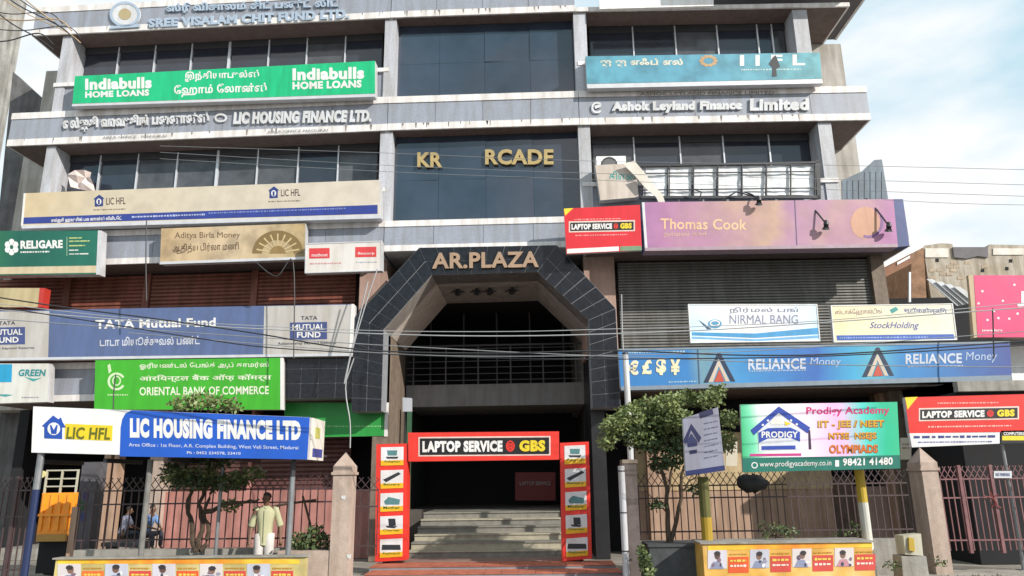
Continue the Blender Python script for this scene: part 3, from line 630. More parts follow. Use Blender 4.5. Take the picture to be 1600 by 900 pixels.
# OBC green
d = .5
s = sign('shop_sign', 'vivid green bank sign with white ringed wheel logo and three lines of lettering', 'sign', L, d, [(149, 563), (441, 559), (441, 640), (147, 640)], .2, ink('45B82C', .8, .5, .1), boxside)
pxpart('edge', W_, s, L, [(438, 559), (441.5, 559), (441.5, 640), (438, 640)], d+.006, .1)
T(s, L, d+.004, 'ஓரியண்டல் ேபங்க் ஆப் காமர்ஸ்', 218, 567, 420, 578, -.01, ink('E8F4D8'), .02)
T(s, L, d+.004, 'ओरियन्टल बैंक ऑफ़ कॉमर्स', 218, 586, 424, 598, -.01, ink('E8F4D8'), .02)
T(s, L, d+.004, 'ORIENTAL BANK OF COMMERCE', 218, 605, 420, 618, -.01, ink('F0F8E0'), .02)
ring(s, 'logo_ring', L, d+.004, 182, 596, 14, 14, 3.5, ink('DDF0C8'), 30, 330, 18); ring(s, 'logo_ring', L, d+.004, 182, 595, 7, 8, 2, ink('DDF0C8'), n=12); pxpart('logo_flame', ink('DDF0C8'), s, L, [(168, 571), (172, 568), (174, 580), (170, 584)], d+.004, .002); ticks(s, L, d+.004, 168, 200, 617, 2.4, 0, ink('C8E8B0'), 3)
# green awning board
s = sign('shop_sign', 'plain green board with a white end under the tiled apron left of the stairs', 'sign', L, -.3, [(444, 629), (607, 629), (605, 681), (444, 684)], .08, ink('2FA84A', .75, .5, .1), boxside)
pxpart('edge', W_, s, L, [(602, 629), (607, 629), (605, 682), (600, 682)], -.294, .05); ticks(s, L, -.296, 505, 598, 666, 2.4, 0, ink('8AD08A'), 4)
# red laptop sign upper
def laptop_words(s, fr, d, x0, y0, x1, y1, k=0, bg=True, split=.66):
    if bg:
        pxpart('word_outline', ink('F0D8D0'), s, fr, rect(x0-2.2, y0-2.2, x1+2.2, y1+2.2, k), d, .002); pxpart('word_plate', BLK, s, fr, rect(x0, y0, x1, y1, k), d+.004, .002)
    w = x1-x0; h = y1-y0; m_ = h*.16; yk = lambda x: k*(x-x0)
    xa = x0+w*split
    T(s, fr, d+.009, 'LAPTOP SERVICE', x0+w*.02, y0+m_, xa, y1-m_, k, W_, .06)
    ring(s, 'at_ring', fr, d+.009, xa+w*.06, (y0+y1)/2+yk(xa), w*.035, h*.34, w*.011, RED, n=14); T(s, fr, d+.009, '@', xa+w*.035, y0+h*.3+yk(xa), xa+w*.085, y1-h*.28+yk(xa), k, RED, .04)
    T(s, fr, d+.009, 'GBS', x0+w*(split+.13), y0+m_+yk(x0+w*(split+.13)), x1-w*.03, y1-m_+yk(x0+w*(split+.13)), k, YEL, .06)
d = .75
s = sign('shop_sign', 'red sign with black word plate beside the pink sign above the entrance', 'sign', Q, d, [(881, 326), (1000, 320), (1003, 391), (885, 397)], .1, ink('DC2030', .85), boxside)
pxpart('corner', YEL, s, Q, [(881, 326), (896, 325), (883, 337)], d+.004, .002)
laptop_words(s, Q, d+.004, 891, 348, 990, 361, -.02); ticks(s, Q, d+.004, 897, 970, 343, 2, -.02, ink('F0A0A0'), 4); ticks(s, Q, d+.004, 899, 980, 368, 2, -.02, ink('F0A0A0'), 5)
pxpart('white_strip', W_, s, Q, [(886, 389), (967, 385), (967, 392), (886, 396)], d+.004, .002); pxpart('green_strip', ink('7A9A7A'), s, Q, [(969, 385), (1002, 384), (1003, 391), (969, 392)], d+.004, .002)
# Thomas cook
d = .6
s = sign('shop_sign', 'long faded pink and amber sign with two spot lamps over it', 'sign', Q, d, [(1003, 316), (1396, 311), (1403, 385), (1008, 391)], .5, gradmat('pink_amber', [(0, hexc('A0709A')), (.12, hexc('A8749A')), (.3, hexc('AC8690')), (.5, hexc('B89884')), (.62, hexc('A87E9C')), (.75, hexc('B08C90')), (1, hexc('A8709C'))], warp=.45, scale=2.2, streak=.12), ink('44568C'))
pxpart('edge', rail_m, s, Q, [(1003, 316), (1007, 316), (1012, 390), (1008, 391)], d+.006, .1); pxpart('edge', ink('5A4A6A'), s, Q, [(1241, 313), (1242.5, 313), (1246, 387), (1244.5, 387)], d+.003, .002)
pxpart('edge', ink('B09AA8'), s, Q, [(1008, 387), (1402, 381), (1403, 386), (1008, 392)], d+.01, .4)
T(s, Q, d+.004, 'Thomas Cook', 1032, 341, 1167, 358, .01, ink('F0C8A0'), .02); T(s, Q, d+.004, 'தாமஸ் குக்', 1037, 362, 1105, 371, .0, ink('E0B8A8'), .02)
blob(s, 'printed_globe', Q, d+.003, 1352, 348, 23, 25, ink('CC9A80', .85), 24); ring(s, 'printed_swirl', Q, d+.006, 1357, 345, 24, 27, 4, ink('8A609C'), 250, 380, 14)
b = MB(); b.px(Q, [(1396, 311), (1411, 311), (1421, 384), (1403, 386)], d-.1, .3); b.build('end_cap', ink('3E5088'), s)
def spot(lab, x0, y0, x1, y1):
    p0 = Q.w(Q.S(x0, y0, d-.2), d-.2, Q.Z(x0, y0, d-.2)); p1 = Q.w(Q.S(x1, y1, d+.22), d+.22, Q.Z(x1, y1, d+.22)); pm_ = p0.lerp(p1, .5)+Vector((0, -.03, .02))
    o = thing('spot_lamp', lab, 'lamp', p0, 'spot lamps over the pink sign'); b = MB(); b.tube([p0, pm_, p1], .022, 6); b.build('arm', darkframe, o)
    b = MB(); b.tube([p1+Vector((0, -.02, .1)), p1, p1+Vector((0, .07, -.12))], [.04, .07, .1], 10); b.build('lamp_head', darkframe, o)
spot('spot lamp on an arm over the middle of the pink sign', 1262, 318, 1291, 350); spot('spot lamp on an arm near the right end of the pink sign', 1353, 310, 1389, 353); spot('short spot lamp arm just right of the pink sign lettering', 1164, 300, 1186, 312)
# white AC and ragged box
ac = thing('air_conditioner', 'white air conditioner outdoor unit sitting over the small cream sign', 'air conditioner', Q.w(Q.S(956, 260, 0), -.1, Q.Z(956, 262, 0)))
boxpart('casing', white, ac, Q, Q.S(932, 250), Q.S(978, 250), -.35, 0, Q.Z(956, 275), Q.Z(956, 244)); ring(ac, 'fan_guard', Q, .012, 952, 257, 13, 12, 2.5, darkframe, n=16); blob(ac, 'fan', Q, .008, 952, 257, 11, 10, mat('fan_grey', (.12, .12, .12)), 14)
s = sign('shop_sign', 'small cream sign with faded teal script below the air conditioner', 'sign', Q, .25, [(930, 258), (993, 255), (998, 308), (938, 313)], .25, ink('D0C4BA', .85, .6, .25), boxside)
T(s, Q, .254, 'கிளை', 952, 267, 992, 281, 0, ink('4AA8A0'), .02)
fb = thing('broken_sign_frame', 'bare dark metal sign frame with torn white sheets below the right windows', 'sign frame', Q.w(Q.S(1130, 310, .1), .1, Q.Z(1130, 312, .1)))
b = MB()
for q in (rect(994, 257, 1281, 260, -.018), rect(1000, 306, 1281, 310, -.002), [(1274, 250), (1281, 250), (1283, 309), (1277, 309)]): b.px(Q, q, .22, .08)
for x in range(1008, 1276, 38): b.px(Q, rect(x-.7, 257, x+.7, 309), .218, .06)
for y in (270, 296): b.px(Q, rect(1000, y, 1278, y+1.2, -.012), .217, .04)
b.build('frame', darkframe, fb)
shm = mat('torn_white_sheet', (.76, .79, .83), .6, .12, 2, .2, streak=.15)
for i in range(7):
    x = 1004+i*38.5; b = MB(); n = 5
    vs = []; 
    for j in range(n+1):
        for k in range(4):
            a, z = Q.hit(x+1.5+k*12, 261-i*.4+j*9.2, .12); vs.append(Q.w(a, .12+rnd.uniform(-.015, .02), z))
    b.add(vs, [(j*4+k, j*4+k+1, j*4+k+5, j*4+k+4) for j in range(n) for k in range(3)]); b.build('torn_sheet', shm, fb)
# drooping torn banner
tb = MB()
pp = [(982, 253), (1000, 272), (1014, 290), (1030, 305), (1040, 330)]
for i in range(len(pp)-1):
    (xa, ya), (xb, yb) = pp[i], pp[i+1]; w0, w1 = 9-i*1.4, 9-(i+1)*1.4
    dd = .4+.05*i; tb.px(Q, [(xa-w0, ya+3), (xa+w0, ya-2), (xb+w1, yb-2), (xb-w1, yb+3)], dd, .015)
o = tb.build('torn_banner', ink('E8E2D8'), loc=Q.w(Q.S(1010, 290, .4), .4, Q.Z(1010, 300, .4))); tag(o, 'ragged white strip of torn banner drooping from the air conditioner to the pink sign', 'torn banner')
tb = MB(); pp = [(1120, 318), (1150, 300), (1175, 306), (1200, 314), (1240, 318), (1282, 310)]
tb.tube([Q.w(Q.S(x, y, .35), .35, Q.Z(x, y, .35)) for x, y in pp], .02, 5); tb.tube([Q.w(Q.S(x, y, .4), .4, Q.Z(x, y, .4)) for x, y in ((1080, 308), (1084, 296), (1096, 300), (1092, 314))], .02, 5)
o = tb.build('loose_cable', cable, loc=Q.w(Q.S(1180, 310, .35), .35, Q.Z(1180, 316, .35))); tag(o, 'tangle of dark loose cable along the top of the pink sign', 'cable')
bun = MB(); rr = random.Random(4)
pts = []
for j in range(4):
    row = []
    for k in range(4):
        xx = 107+k*12+(j == 3)*4; yy = 264+j*10+(8 if k == 0 and j == 0 else 0)+k*1.5; row.append(L.w(*[L.hit(xx+rr.uniform(-3, 3), yy+rr.uniform(-2, 2), -.3)[0], -.3+rr.uniform(-.1, .12), L.hit(xx, yy, -.3)[1]]))
    pts += row
bun.add(pts, [(j*4+k, j*4+k+1, j*4+k+5, j*4+k+4) for j in range(3) for k in range(3)])
o = bun.build('torn_cloth', ink('E8D8D4'), loc=L.w(L.S(130, 290, -.3), -.3, L.Z(130, 296, -.3))); tag(o, 'crumpled white cloth hanging at the leftmost window above the beige sign', 'cloth')
# nirmal bang, stockholding
d = .3
s = sign('shop_sign', 'white sign with pale blue waves on the grey shutter', 'sign', Q, d, [(1075, 475), (1277, 475), (1282, 533), (1079, 536)], .12, gradmat('white_blue', [(0, hexc('C8E4F4')), (.3, hexc('E4E4E2')), (.7, hexc('DADAE0')), (1, hexc('C8E0F0'))], warp=.2), boxside, frame=W_, fw_=1.5)
T(s, Q, d+.004, 'நிர்மல் பங்', 1140, 480, 1247, 490, 0, ink('8A90A8'), .01); T(s, Q, d+.004, 'NIRMAL BANG', 1140, 492, 1247, 506, 0, ink('8E94B0'), .0)
pxpart('wave', ink('4AA0D8'), s, Q, [(1081, 519), (1180, 521), (1278, 512), (1279, 522), (1180, 528), (1081, 524)], d+.004, .002); pxpart('wave', ink('7AB8E8'), s, Q, [(1081, 526), (1180, 530), (1279, 524), (1280, 528), (1180, 533), (1081, 529)], d+.004, .002)
blob(s, 'bird', Q, d+.005, 1117, 506, 11, 7, ink('5AA0C8'), 14); pxpart('bird_wing', ink('3A6080'), s, Q, [(1092, 500), (1112, 514), (1106, 515)], d+.009, .002); ring(s, 'bird_ring', Q, d+.009, 1117, 505, 8, 5, 2, W_)
s = sign('shop_sign', 'cream sign with a blue bottom stripe between the white wave sign and the pink board', 'sign', Q, d, [(1298, 477), (1489, 474), (1496, 531), (1303, 535)], .12, gradmat('cream_print', [(0, hexc('E4D6AC')), (.5, hexc('E0D8BC')), (1, hexc('DCD8C8'))], warp=.2), boxside, frame=W_, fw_=1.5)
T(s, Q, d+.004, 'StockHolding', 1359, 503, 1436, 516, 0, ink('5A68A8'), .01, shear=.3); T(s, Q, d+.004, 'ஸ்டாக்ேஹால்டிங்', 1305, 483, 1378, 494, -.02, ink('8A6A80'), .0); T(s, Q, d+.004, 'स्टॉकहोल्डिंग', 1412, 480, 1480, 490, .02, ink('5A68A8'), .01)
pxpart('leaf', ink('3AA0A0'), s, Q, [(1390, 484), (1400, 479), (1404, 484), (1394, 490)], d+.004, .002); pxpart('stripe', ink('3A66C0'), s, Q, [(1307, 524), (1490, 522), (1492, 530), (1308, 532)], d+.004, .002)
ticks(s, Q, d+.008, 1312, 1450, 528, 2.2, -.01, ink('A0B8E8'), 7)
# Reliance money
d = .55
s = sign('shop_sign', 'very long blue sign with two triangular arrow logos across the right first floor', 'sign', Q, d, [(966, 546), (1578, 534), (1581, 588), (970, 607)], .45, gradmat('blue_sweep', [(0, hexc('2C74B4')), (.18, hexc('3078B6')), (.22, hexc('6890A0')), (.30, hexc('3A88C0')), (.5, hexc('2E62AC')), (.60, hexc('3A9CC4')), (.66, hexc('5AA4B4')), (.72, hexc('3080BC')), (1, hexc('38488C'))], warp=.05, streak=.1), boxside)
pxpart('divider', ink('405878'), s, Q, [(1089, 544), (1091, 544), (1094, 604), (1092, 604)], d+.004, .002)
pxpart('bottom_rail', ink('8898A8', .8), s, Q, [(970, 604), (1581, 586), (1582, 594), (971, 610)], d+.01, .4); pxpart('top_rail', ink('8898A8', .8), s, Q, [(966, 545), (1578, 533), (1578, 536), (966, 548)], d+.01, .4)
for x, c_, y0, y1 in ((982, '€', 563, 586), (1003, '£', 562, 585), (1025, '$', 560, 586), (1047, '¥', 561, 586)): T(s, Q, d+.012, c_, x, y0, x+16, y1, 0, ink('F4ECC8'), .05)
ticks(s, Q, d+.004, 978, 1070, 551, 3, -.02, ink('A8C8D8'), 7); ticks(s, Q, d+.004, 1045, 1090, 597, 2.6, -.03, ink('A8C8D8'), 8)
for x, y in ((1123, 599), (1371, 590)):
    for q, c_, e in (([(x-24, y-1), (x-2, y-47), (x+3, y-47), (x+26, y-3), (x+19, y-3), (x, y-40), (x-17, y-1)], '1E3050', 0), ([(x-16, y-2), (x, y-38), (x+17, y-3), (x+11, y-3), (x, y-27), (x-9, y-2)], 'D8C8B8', .002), ([(x-7, y-2), (x+1, y-22), (x+9, y-3)], 'C8503C', .004)): pxpart('arrow_logo', ink(c_), s, Q, q, d+.006+e, .002)
T(s, Q, d+.006, 'RELIANCE', 1169, 561, 1259, 578, -.015, ink('D0D8E8'), .03); T(s, Q, d+.006, 'Money', 1266, 559, 1314, 574, -.01, ink('B8CCE8'), .0, shear=.1)
T(s, Q, d+.006, 'RELIANCE', 1415, 553, 1503, 569, -.015, ink('D0D8E8'), .03); T(s, Q, d+.006, 'Money', 1509, 550, 1558, 567, -.01, ink('B8CCE8'), .0, shear=.1)
ticks(s, Q, d+.006, 1170, 1260, 580, 2.4, -.02, ink('A8C0E0'), 7, (2, 6)); ticks(s, Q, d+.006, 1418, 1505, 573, 2.4, -.02, ink('A8C0E0'), 9, (2, 6))
# ================================================================== NEIGHBOURS
f = Y(21.5); lw = mat('weathered_concrete', (.33, .32, .30), .9, .3, 1.6, .5, streak=.4)
nb = thing('concrete_building', 'weathered grey concrete building at the left edge behind the offices', 'building', f.w(f.S(0, 300), 1, 0))
_tx = f.S(24, 110, -3); b = MB(); b.box(f, f.S(-260, 200), _tx, -3, 0, 0, f.Z(10, -80)); nw = b.build('wall', lw, nb)
boxpart('ledge', concrete, nb, f, f.S(-260, 200), _tx+.06, 0, .08, f.Z(10, 64), f.Z(10, 56))
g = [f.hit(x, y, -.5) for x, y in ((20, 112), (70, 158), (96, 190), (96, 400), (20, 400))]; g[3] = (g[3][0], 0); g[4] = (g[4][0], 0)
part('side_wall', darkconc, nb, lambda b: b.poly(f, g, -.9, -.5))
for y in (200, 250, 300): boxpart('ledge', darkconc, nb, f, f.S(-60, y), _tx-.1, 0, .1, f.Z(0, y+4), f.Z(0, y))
f = Y(22.5)
rw = mat('ruined_plaster', (.60, .56, .49), .95, .15, 1.6, .6, col2=(.38, .32, .24), streak=.35)
nr = thing('ruined_building', 'crumbling unroofed masonry building with patchy plaster on the right', 'building', f.w(f.S(1500, 450), 0, 0))
out = [(1442, 384), (1470, 380), (1488, 381), (1490, 389), (1543, 389), (1546, 382), (1602, 383), (1700, 381)]
g = [f.hit(x, y) for x, y in out]; g = g+[(g[-1][0], 0), (g[0][0], 0)]
part('wall', rw, nr, lambda b: b.poly(f, g, -4, 0))
part('recess', mat('recess_grey', (.16, .15, .16), .9), nr, lambda b: b.px(f, [(1489, 386), (1544, 386), (1544, 402), (1528, 400), (1510, 404), (1491, 402)], .06, .05))
part('side_wall', mat('bare_brickwork', (.26, .15, .09), .9, .35, 4, .5), nr, lambda b: b.px(f, [(1424, 396), (1443, 386), (1448, 470), (1424, 470)], .02, 3))
for x, y in ((1577, 405), (1571, 417), (1462, 404), (1533, 420)): part('putlog_hole', blackin, nr, lambda b: b.px(f, rect(x, y, x+5, y+5), .012, .01))
for q in (rect(1446, 388, 1482, 402), rect(1552, 388, 1600, 398)): part('plaster_patch', mat('pale_plaster', (.66, .62, .56), .9, .15, 3, .4), nr, lambda b: b.px(f, q, .03, .03))
# brick courses where the plaster is gone
bk = mat('old_brick', (.40, .32, .24), .9, .3, 5, .4); r_ = random.Random(9); bme = None
for j in range(5):
    for i in range(8):
        if r_.random() < .62: continue
        x = 1452+i*11+(j % 2)*5; y = 408+j*6
        part('brick', bk, nr, lambda b: b.px(f, rect(x, y, x+9.6, y+4.6), .008+r_.uniform(0, .008), .05))
boxpart('wall', blackin, nr, f, f.S(1375, 600), f.S(1700, 600), .3, .5, 0, f.Z(1500, 470))
lowr = thing('shop_building', 'low white walled shop with a dark open front behind the right gate', 'building', Y(19.5).w(Y(19.5).S(1530, 700), 0, 0)); f2 = Y(19.6)
b = MB(); b.box(f2, f2.S(1520, 600), f2.S(1720, 600), -2, 0, f2.Z(1580, 618), f2.Z(1590, 540)); b.build('wall', white, lowr)
b = MB(); b.box(f2, f2.S(1432, 720), f2.S(1780, 600), -.2, 2.2, 0, f2.Z(1580, 612)); b.build('shadow_block', blackin, lowr)  # black block standing in for the shadow inside the open front
b = MB(); b.box(f2, f2.S(1432, 720), f2.S(1780, 600), -2.6, 2.4, f2.Z(1580, 626), f2.Z(1580, 612)); b.build('canopy', concrete, lowr)
for x in (1600,): boxpart('post', concrete, lowr, f2, f2.S(x, 760), f2.S(x+7, 760), -.4, -.25, 0, f2.Z(1580, 626))
# lean to roof and hanging sheets
lt = thing('lean_to_roof', 'small lean-to frame with pale roof edge against the crumbling wall', 'lean-to', Y(20.5).w(Y(20.5).S(1400, 450), 0, 0)); f3 = Y(20.5)
part('roof_edge', white, lt, lambda b: b.px(f3, [(1360, 423), (1436, 384), (1443, 381), (1443, 386), (1364, 427)], .1, 1.2))
for k in range(1): part('roof_strip', white, lt, lambda b: b.px(f3, [(1402, 410+k*7), (1422, 399+k*7), (1422, 403+k*7), (1402, 414+k*7)], .05, .1))
part('gable_board', mat('gable_brown', (.26, .13, .08), .8), lt, lambda b: b.px(f3, [(1366, 426), (1424, 396), (1424, 412), (1370, 440)], .02, .05))
for x in (1364, 1422): part('post', alu, lt, lambda b: b.px(f3, rect(x-1.5, 425, x+1.5, 472), .15, .06))
for k in range(4):
    o = part('awning_sheet', ink('D8DCE0', .8), None, lambda b: b.px(f3, [(1448+k*14, 436+k*4), (1458+k*14, 436+k*4), (1508+k*8, 476-k*2), (1496+k*8, 478-k*2)], .3+k*.05, .03), loc=f3.w(f3.S(1480+k*10, 460), .3, f3.Z(1480, 470)))
    tag(o, ('leftmost', 'second', 'third', 'rightmost')[k]+' of four pale awning sheets leaning beside the pink board', 'awning sheet', 'leaning awning sheets')
f4 = Y(19.0)
s = sign('billboard', 'bright pink board with a white capital letter cut by the right edge', 'billboard', f4, .3, [(1521, 430), (1700, 430), (1700, 527), (1527, 527)], .3, ink('E04078', .85, .5, .06), ink('C8B090'))
pxpart('side_panel', ink('C8B090'), s, f4, [(1513, 430), (1521.5, 430), (1527.5, 527), (1522, 528)], .3, .1)
T(s, f4, .306, 'J', 1589, 455, 1604, 479, 0, W_, .04); T(s, f4, .306, 'jewellers', 1534, 514, 1566, 519, 0, W_, .02)
for x, y in ((1529, 474), (1553, 486), (1560, 497), (1577, 498), (1567, 470), (1590, 490), (1543, 500), (1535, 455), (1585, 445)): blob(s, 'printed_dot', f4, .304, x, y, 2, 2, W_, 6)
# grey blue metal screen behind the pink sign
ms = thing('metal_screen', 'grey blue sheet metal screen with a sloping top at the right corner', 'screen', Q.w(Q.S(1350, 305, -.6), -.6, Q.Z(1350, 308, -.6)))
shg = mat('sheet_metal', (.13, .17, .21), .6, .15, 4, streak=.3)
part('panel', shg, ms, lambda b: b.px(Q, [(1315, 282), (1346, 268), (1366, 250), (1378, 249), (1388, 312), (1316, 312)], -.6, .04))
for x in range(1324, 1384, 9): part('rib', shg, ms, lambda b: b.px(Q, rect(x, 268 if x > 1345 else 282, x+1.2, 310), -.585, .02))
# ================================================================== STREET FRONT: laptop sign at right
f5 = Y(15.9)
s = sign('shop_sign', 'red sign with white strip above the right gate', 'sign', f5, .1, [(1414, 621), (1700, 613), (1700, 674), (1421, 677)], .12, ink('E02820', .85, .5, .05), boxside)
pxpart('corner', YEL, s, f5, [(1414, 621), (1434, 620), (1418, 640)], .104, .002)
pxpart('white_strip', ink('F0F0F6'), s, f5, [(1421, 677), (1562, 675), (1562, 693), (1425, 699)], .1, .1); laptop_words(s, f5, .104, 1438, 640, 1590, 656, -.02)
ticks(s, f5, .104, 1465, 1560, 630, 2.4, -.01, ink('F8B0A8'), 3); ticks(s, f5, .104, 1450, 1580, 667, 2.6, -.015, ink('F8C0B8'), 5); ticks(s, f5, .106, 1428, 1555, 683, 4, -.01, NAVY, 5, (5, 12), 3); ticks(s, f5, .106, 1435, 1550, 691, 2.2, -.01, ink('6070B0'), 6)
s = sign('shop_sign', 'small black and yellow board beneath the red sign at the right edge', 'sign', f5, .1, [(1564, 673), (1700, 671), (1700, 690), (1564, 693)], .06, BLK, darkframe)
pxpart('stripe', YEL, s, f5, rect(1566, 681, 1640, 688), .104, .002); T(s, f5, .108, 'COMPUTERS', 1568, 675, 1600, 680, 0, W_, .03)
po = thing('sign_post', 'thin grey post running down from the red sign behind the right gate', 'post', f5.w(f5.S(1585, 860), 0, .04))
part('pole', steel, po, lambda b: b.tube([f5.w(f5.S(1566, 697, -.1), -.1, .03), f5.w(f5.S(1566, 697, -.1), -.1, f5.Z(1566, 690, -.1))], .035, 8))
part('base_plate', steel, po, lambda b: b.box(f5, f5.S(1566, 697, -.1)-.1, f5.S(1566, 697, -.1)+.1, -.2, 0, .03, .05))
# ---- red entrance arch
fa = Y(16.7); dA = 0
cols_ = (([(588, 694), (637, 693), (635, 875), (586, 878)], 'left'), ([(875, 692), (920, 690), (925, 873), (878, 877)], 'right'))
arch = thing('entrance_arch', 'red temporary arch with product pictures on its legs over the entrance steps', 'arch', fa.w(fa.S(757, 876), 0, .2))
redp = ink('E8382C', .85, .5, .05)
for q, _ in cols_:
    b = MB(); b.px(fa, q, 0, .35); leg = b.build('leg', redp, arch)
    left = q[0][0] < 700
    for k in range(5):
        t0 = (5+k*35.7)/182; t1 = t0+28.5/182
        def at(u, v): 
            xl = q[0][0]*(1-v)+q[3][0]*v; xr = q[1][0]*(1-v)+q[2][0]*v; yl = q[0][1]*(1-v)+q[3][1]*v; yr = q[1][1]*(1-v)+q[2][1]*v
            return (xl+(xr-xl)*u, yl+(yr-yl)*u)
        u0_, u1_ = .15, .87
        pxpart('product_picture', ink('ECECF0'), leg, fa, [at(u0_, t0), at(u1_, t0), at(u1_, t1), at(u0_, t1)], .008, .006)
        pxpart('yellow_strip', gradmat('yel%d%d' % (k, left), [(0, hexc('E8B020')), (1, hexc('F0E060'))], axis='Z', warp=0), leg, fa, [at(u0_, t0+(t1-t0)*.72), at(u1_, t0+(t1-t0)*.72), at(u1_, t1), at(u0_, t1)], .011, .002)
        cx, cy = at(.51, (t0+t1)/2-.012); wd = {0: 'Adaptor', 1: 'Battery', 2: 'Mother', 3: 'Charger', 4: 'Keyboard'}[k]
        T(leg, fa, .0145, wd, cx-13, cy+8.5, cx+13, cy+13, 0, ink('3A7A30'), .02)
        dk = ink('30343C'); tl = ink('5A8A90')
        shp = {0: [[(-8, -7), (8, -7), (7, 1), (-7, 1)], [(-10, 3), (10, 3), (8, 6), (-8, 6)]], 1: [[(-14, 3), (10, -9), (14, -6), (-9, 7)]], 2: [[(-12, 1), (-5, -6), (13, -2), (12, 6), (-10, 6)]],
               3: [[(-5, -8), (6, -8), (7, 3), (-4, 4)], [(-9, 3), (9, 4), (5, 7), (-7, 6)]], 4: [[(-14, -3), (14, -3), (15, 5), (-15, 5)]]}[k]
        for si, sh in enumerate(shp): pxpart('product_print', (tl if (k in (0, 2) and si == 0) else dk), leg, fa, [(cx+x, cy+y) for x, y in sh], .0115+si*.001, .001)
b = MB(); b.px(fa, [(637.5, 676), (873.5, 674), (874, 718), (638, 721)], .03, .33); hd = b.build('header', redp, arch)
laptop_words(hd, fa, .034, 656, 685, 858, 711, -.008, split=.64)
# ---- red tiled steps
fs = thing('front_steps', 'broad low steps faced with red tiles in front of the entrance arch', 'steps', Y(16).w(0, 0, .04))
for i, (ya, yb, z) in enumerate(((16.05, 16.89, .21), (15.3, 16.05, .15), (14.3, 15.3, .09))):
    fr_ = Y(ya); a, b_ = fr_.S(577-i*8, 885), fr_.S(962+i*10, 885); n = 15
    sp_ = boxpart('step', grout, fs, fr_, a, b_, -(yb-ya)+.002, 0, .0, z-.015)
    for k in range(n):
        w = (b_-a)/n; boxpart('tile', redstep, sp_, fr_, a+k*w+.004, a+(k+1)*w-.004, -(yb-ya)+.01, .02, z-.012, z+rnd.uniform(0, .003))
# ---- pillars
def gate_pillar(lab, fr, x0, x1, yr, ytop, ycap, yb, dep=.42, group='stone gate pillars'):
    a, b_ = fr.S(x0, yr), fr.S(x1, yr); zt_ = fr.Z(x0, ytop); zc = fr.Z(x0, ycap); xc = (a+b_)/2
    t = thing('gate_pillar', lab, 'pillar', fr.w(xc, -dep/2, .04), group)
    boxpart('shaft', pillarst, t, fr, a, b_, -dep, 0, .0, zc-.16)
    boxpart('collar', pillarst, t, fr, a-.03, b_+.03, -dep-.03, .03, zc-.16, zc-.11); boxpart('cap_block', pillarst, t, fr, a-.005, b_+.005, -dep-.005, .005, zc-.109, zc)
    b = MB(); b.add([fr.w(a, 0, zc), fr.w(b_, 0, zc), fr.w(b_, -dep, zc), fr.w(a, -dep, zc), fr.w(xc, -dep/2, zt_)], [(0, 1, 4), (1, 2, 4), (2, 3, 4), (3, 0, 4)]); b.build('pyramid_top', pillarst, t)
    return t
fp = Y(13.9); gp = gate_pillar('pale stone gate pillar with a pointed top left of the red arch', fp, 519, 547, 780, 706, 728, 905)
for i, (x, y) in enumerate(((536, 778), (545, 870))):
    pxpart('paint_patch', ink('D8D8D8'), gp, fp, [(x-4, y-3), (x+4, y-4), (x+3, y+3), (x-2, y+2)], .008, .006)
fp2 = Y(15.4); gate_pillar('weathered stone gate pillar with a pointed top left of the right gate', fp2, 1448, 1474, 790, 698, 722, 866, .55)
fp3 = Y(14.6); t = thing('gate_pillar', 'dark brown stone pillar right of the red arch with a pale drain pipe', 'pillar', fp3.w(fp3.S(985, 880), -.2, .04), 'stone gate pillars')
boxpart('shaft', mat('dark_pillar', (.12, .095, .09), .85, .25, 5, .3, streak=.3), t, fp3, fp3.S(975, 800), fp3.S(998, 800), -.4, 0, 0, fp3.Z(985, 724))
boxpart('cap_block', brownstone, t, fp3, fp3.S(974, 760), fp3.S(998, 760), -.42, .02, fp3.Z(985, 724), fp3.Z(985, 718))
pp_ = thing('drain_pipe', 'pale grey pipe standing against the dark pillar right of the arch', 'pipe', fp3.w(fp3.S(975, 890, .1), .1, .04))
part('pipe', mat('pvc_pipe', (.5, .5, .54), .4, .1, 4, streak=.3), pp_, lambda b: b.tube([fp3.w(fp3.S(974, 800, .08), .08, .0), fp3.w(fp3.S(974, 800, .08), .08, fp3.Z(974, 728, .08))], .062, 14), smooth=False)
for y in (735, 800, 860): part('clamp', darkframe, pp_, lambda b: b.tube([fp3.w(fp3.S(974, 800, .08), .08, fp3.Z(974, y+2, .08)), fp3.w(fp3.S(974, 800, .08), .08, fp3.Z(974, y, .08))], .068, 14))
fq = Y(17.3); wp = thing('pale_post', 'plain pale post rising through the small tree in front of the currency signs', 'post', fq.w(fq.S(985, 700), 0, .04))  # bare post, carries no lamp
part('pole', mat('pale_pole', (.55, .56, .58), .5, .1, 3, streak=.2), wp, lambda b: b.tube([fq.w(fq.S(979, 590), 0, 0), fq.w(fq.S(979, 590), 0, fq.Z(979, 554))], .07, 10)); part('cap', darkframe, wp, lambda b: b.tube([fq.w(fq.S(979, 590), 0, fq.Z(979, 554)), fq.w(fq.S(979, 590), 0, fq.Z(979, 551))], .075, 10))
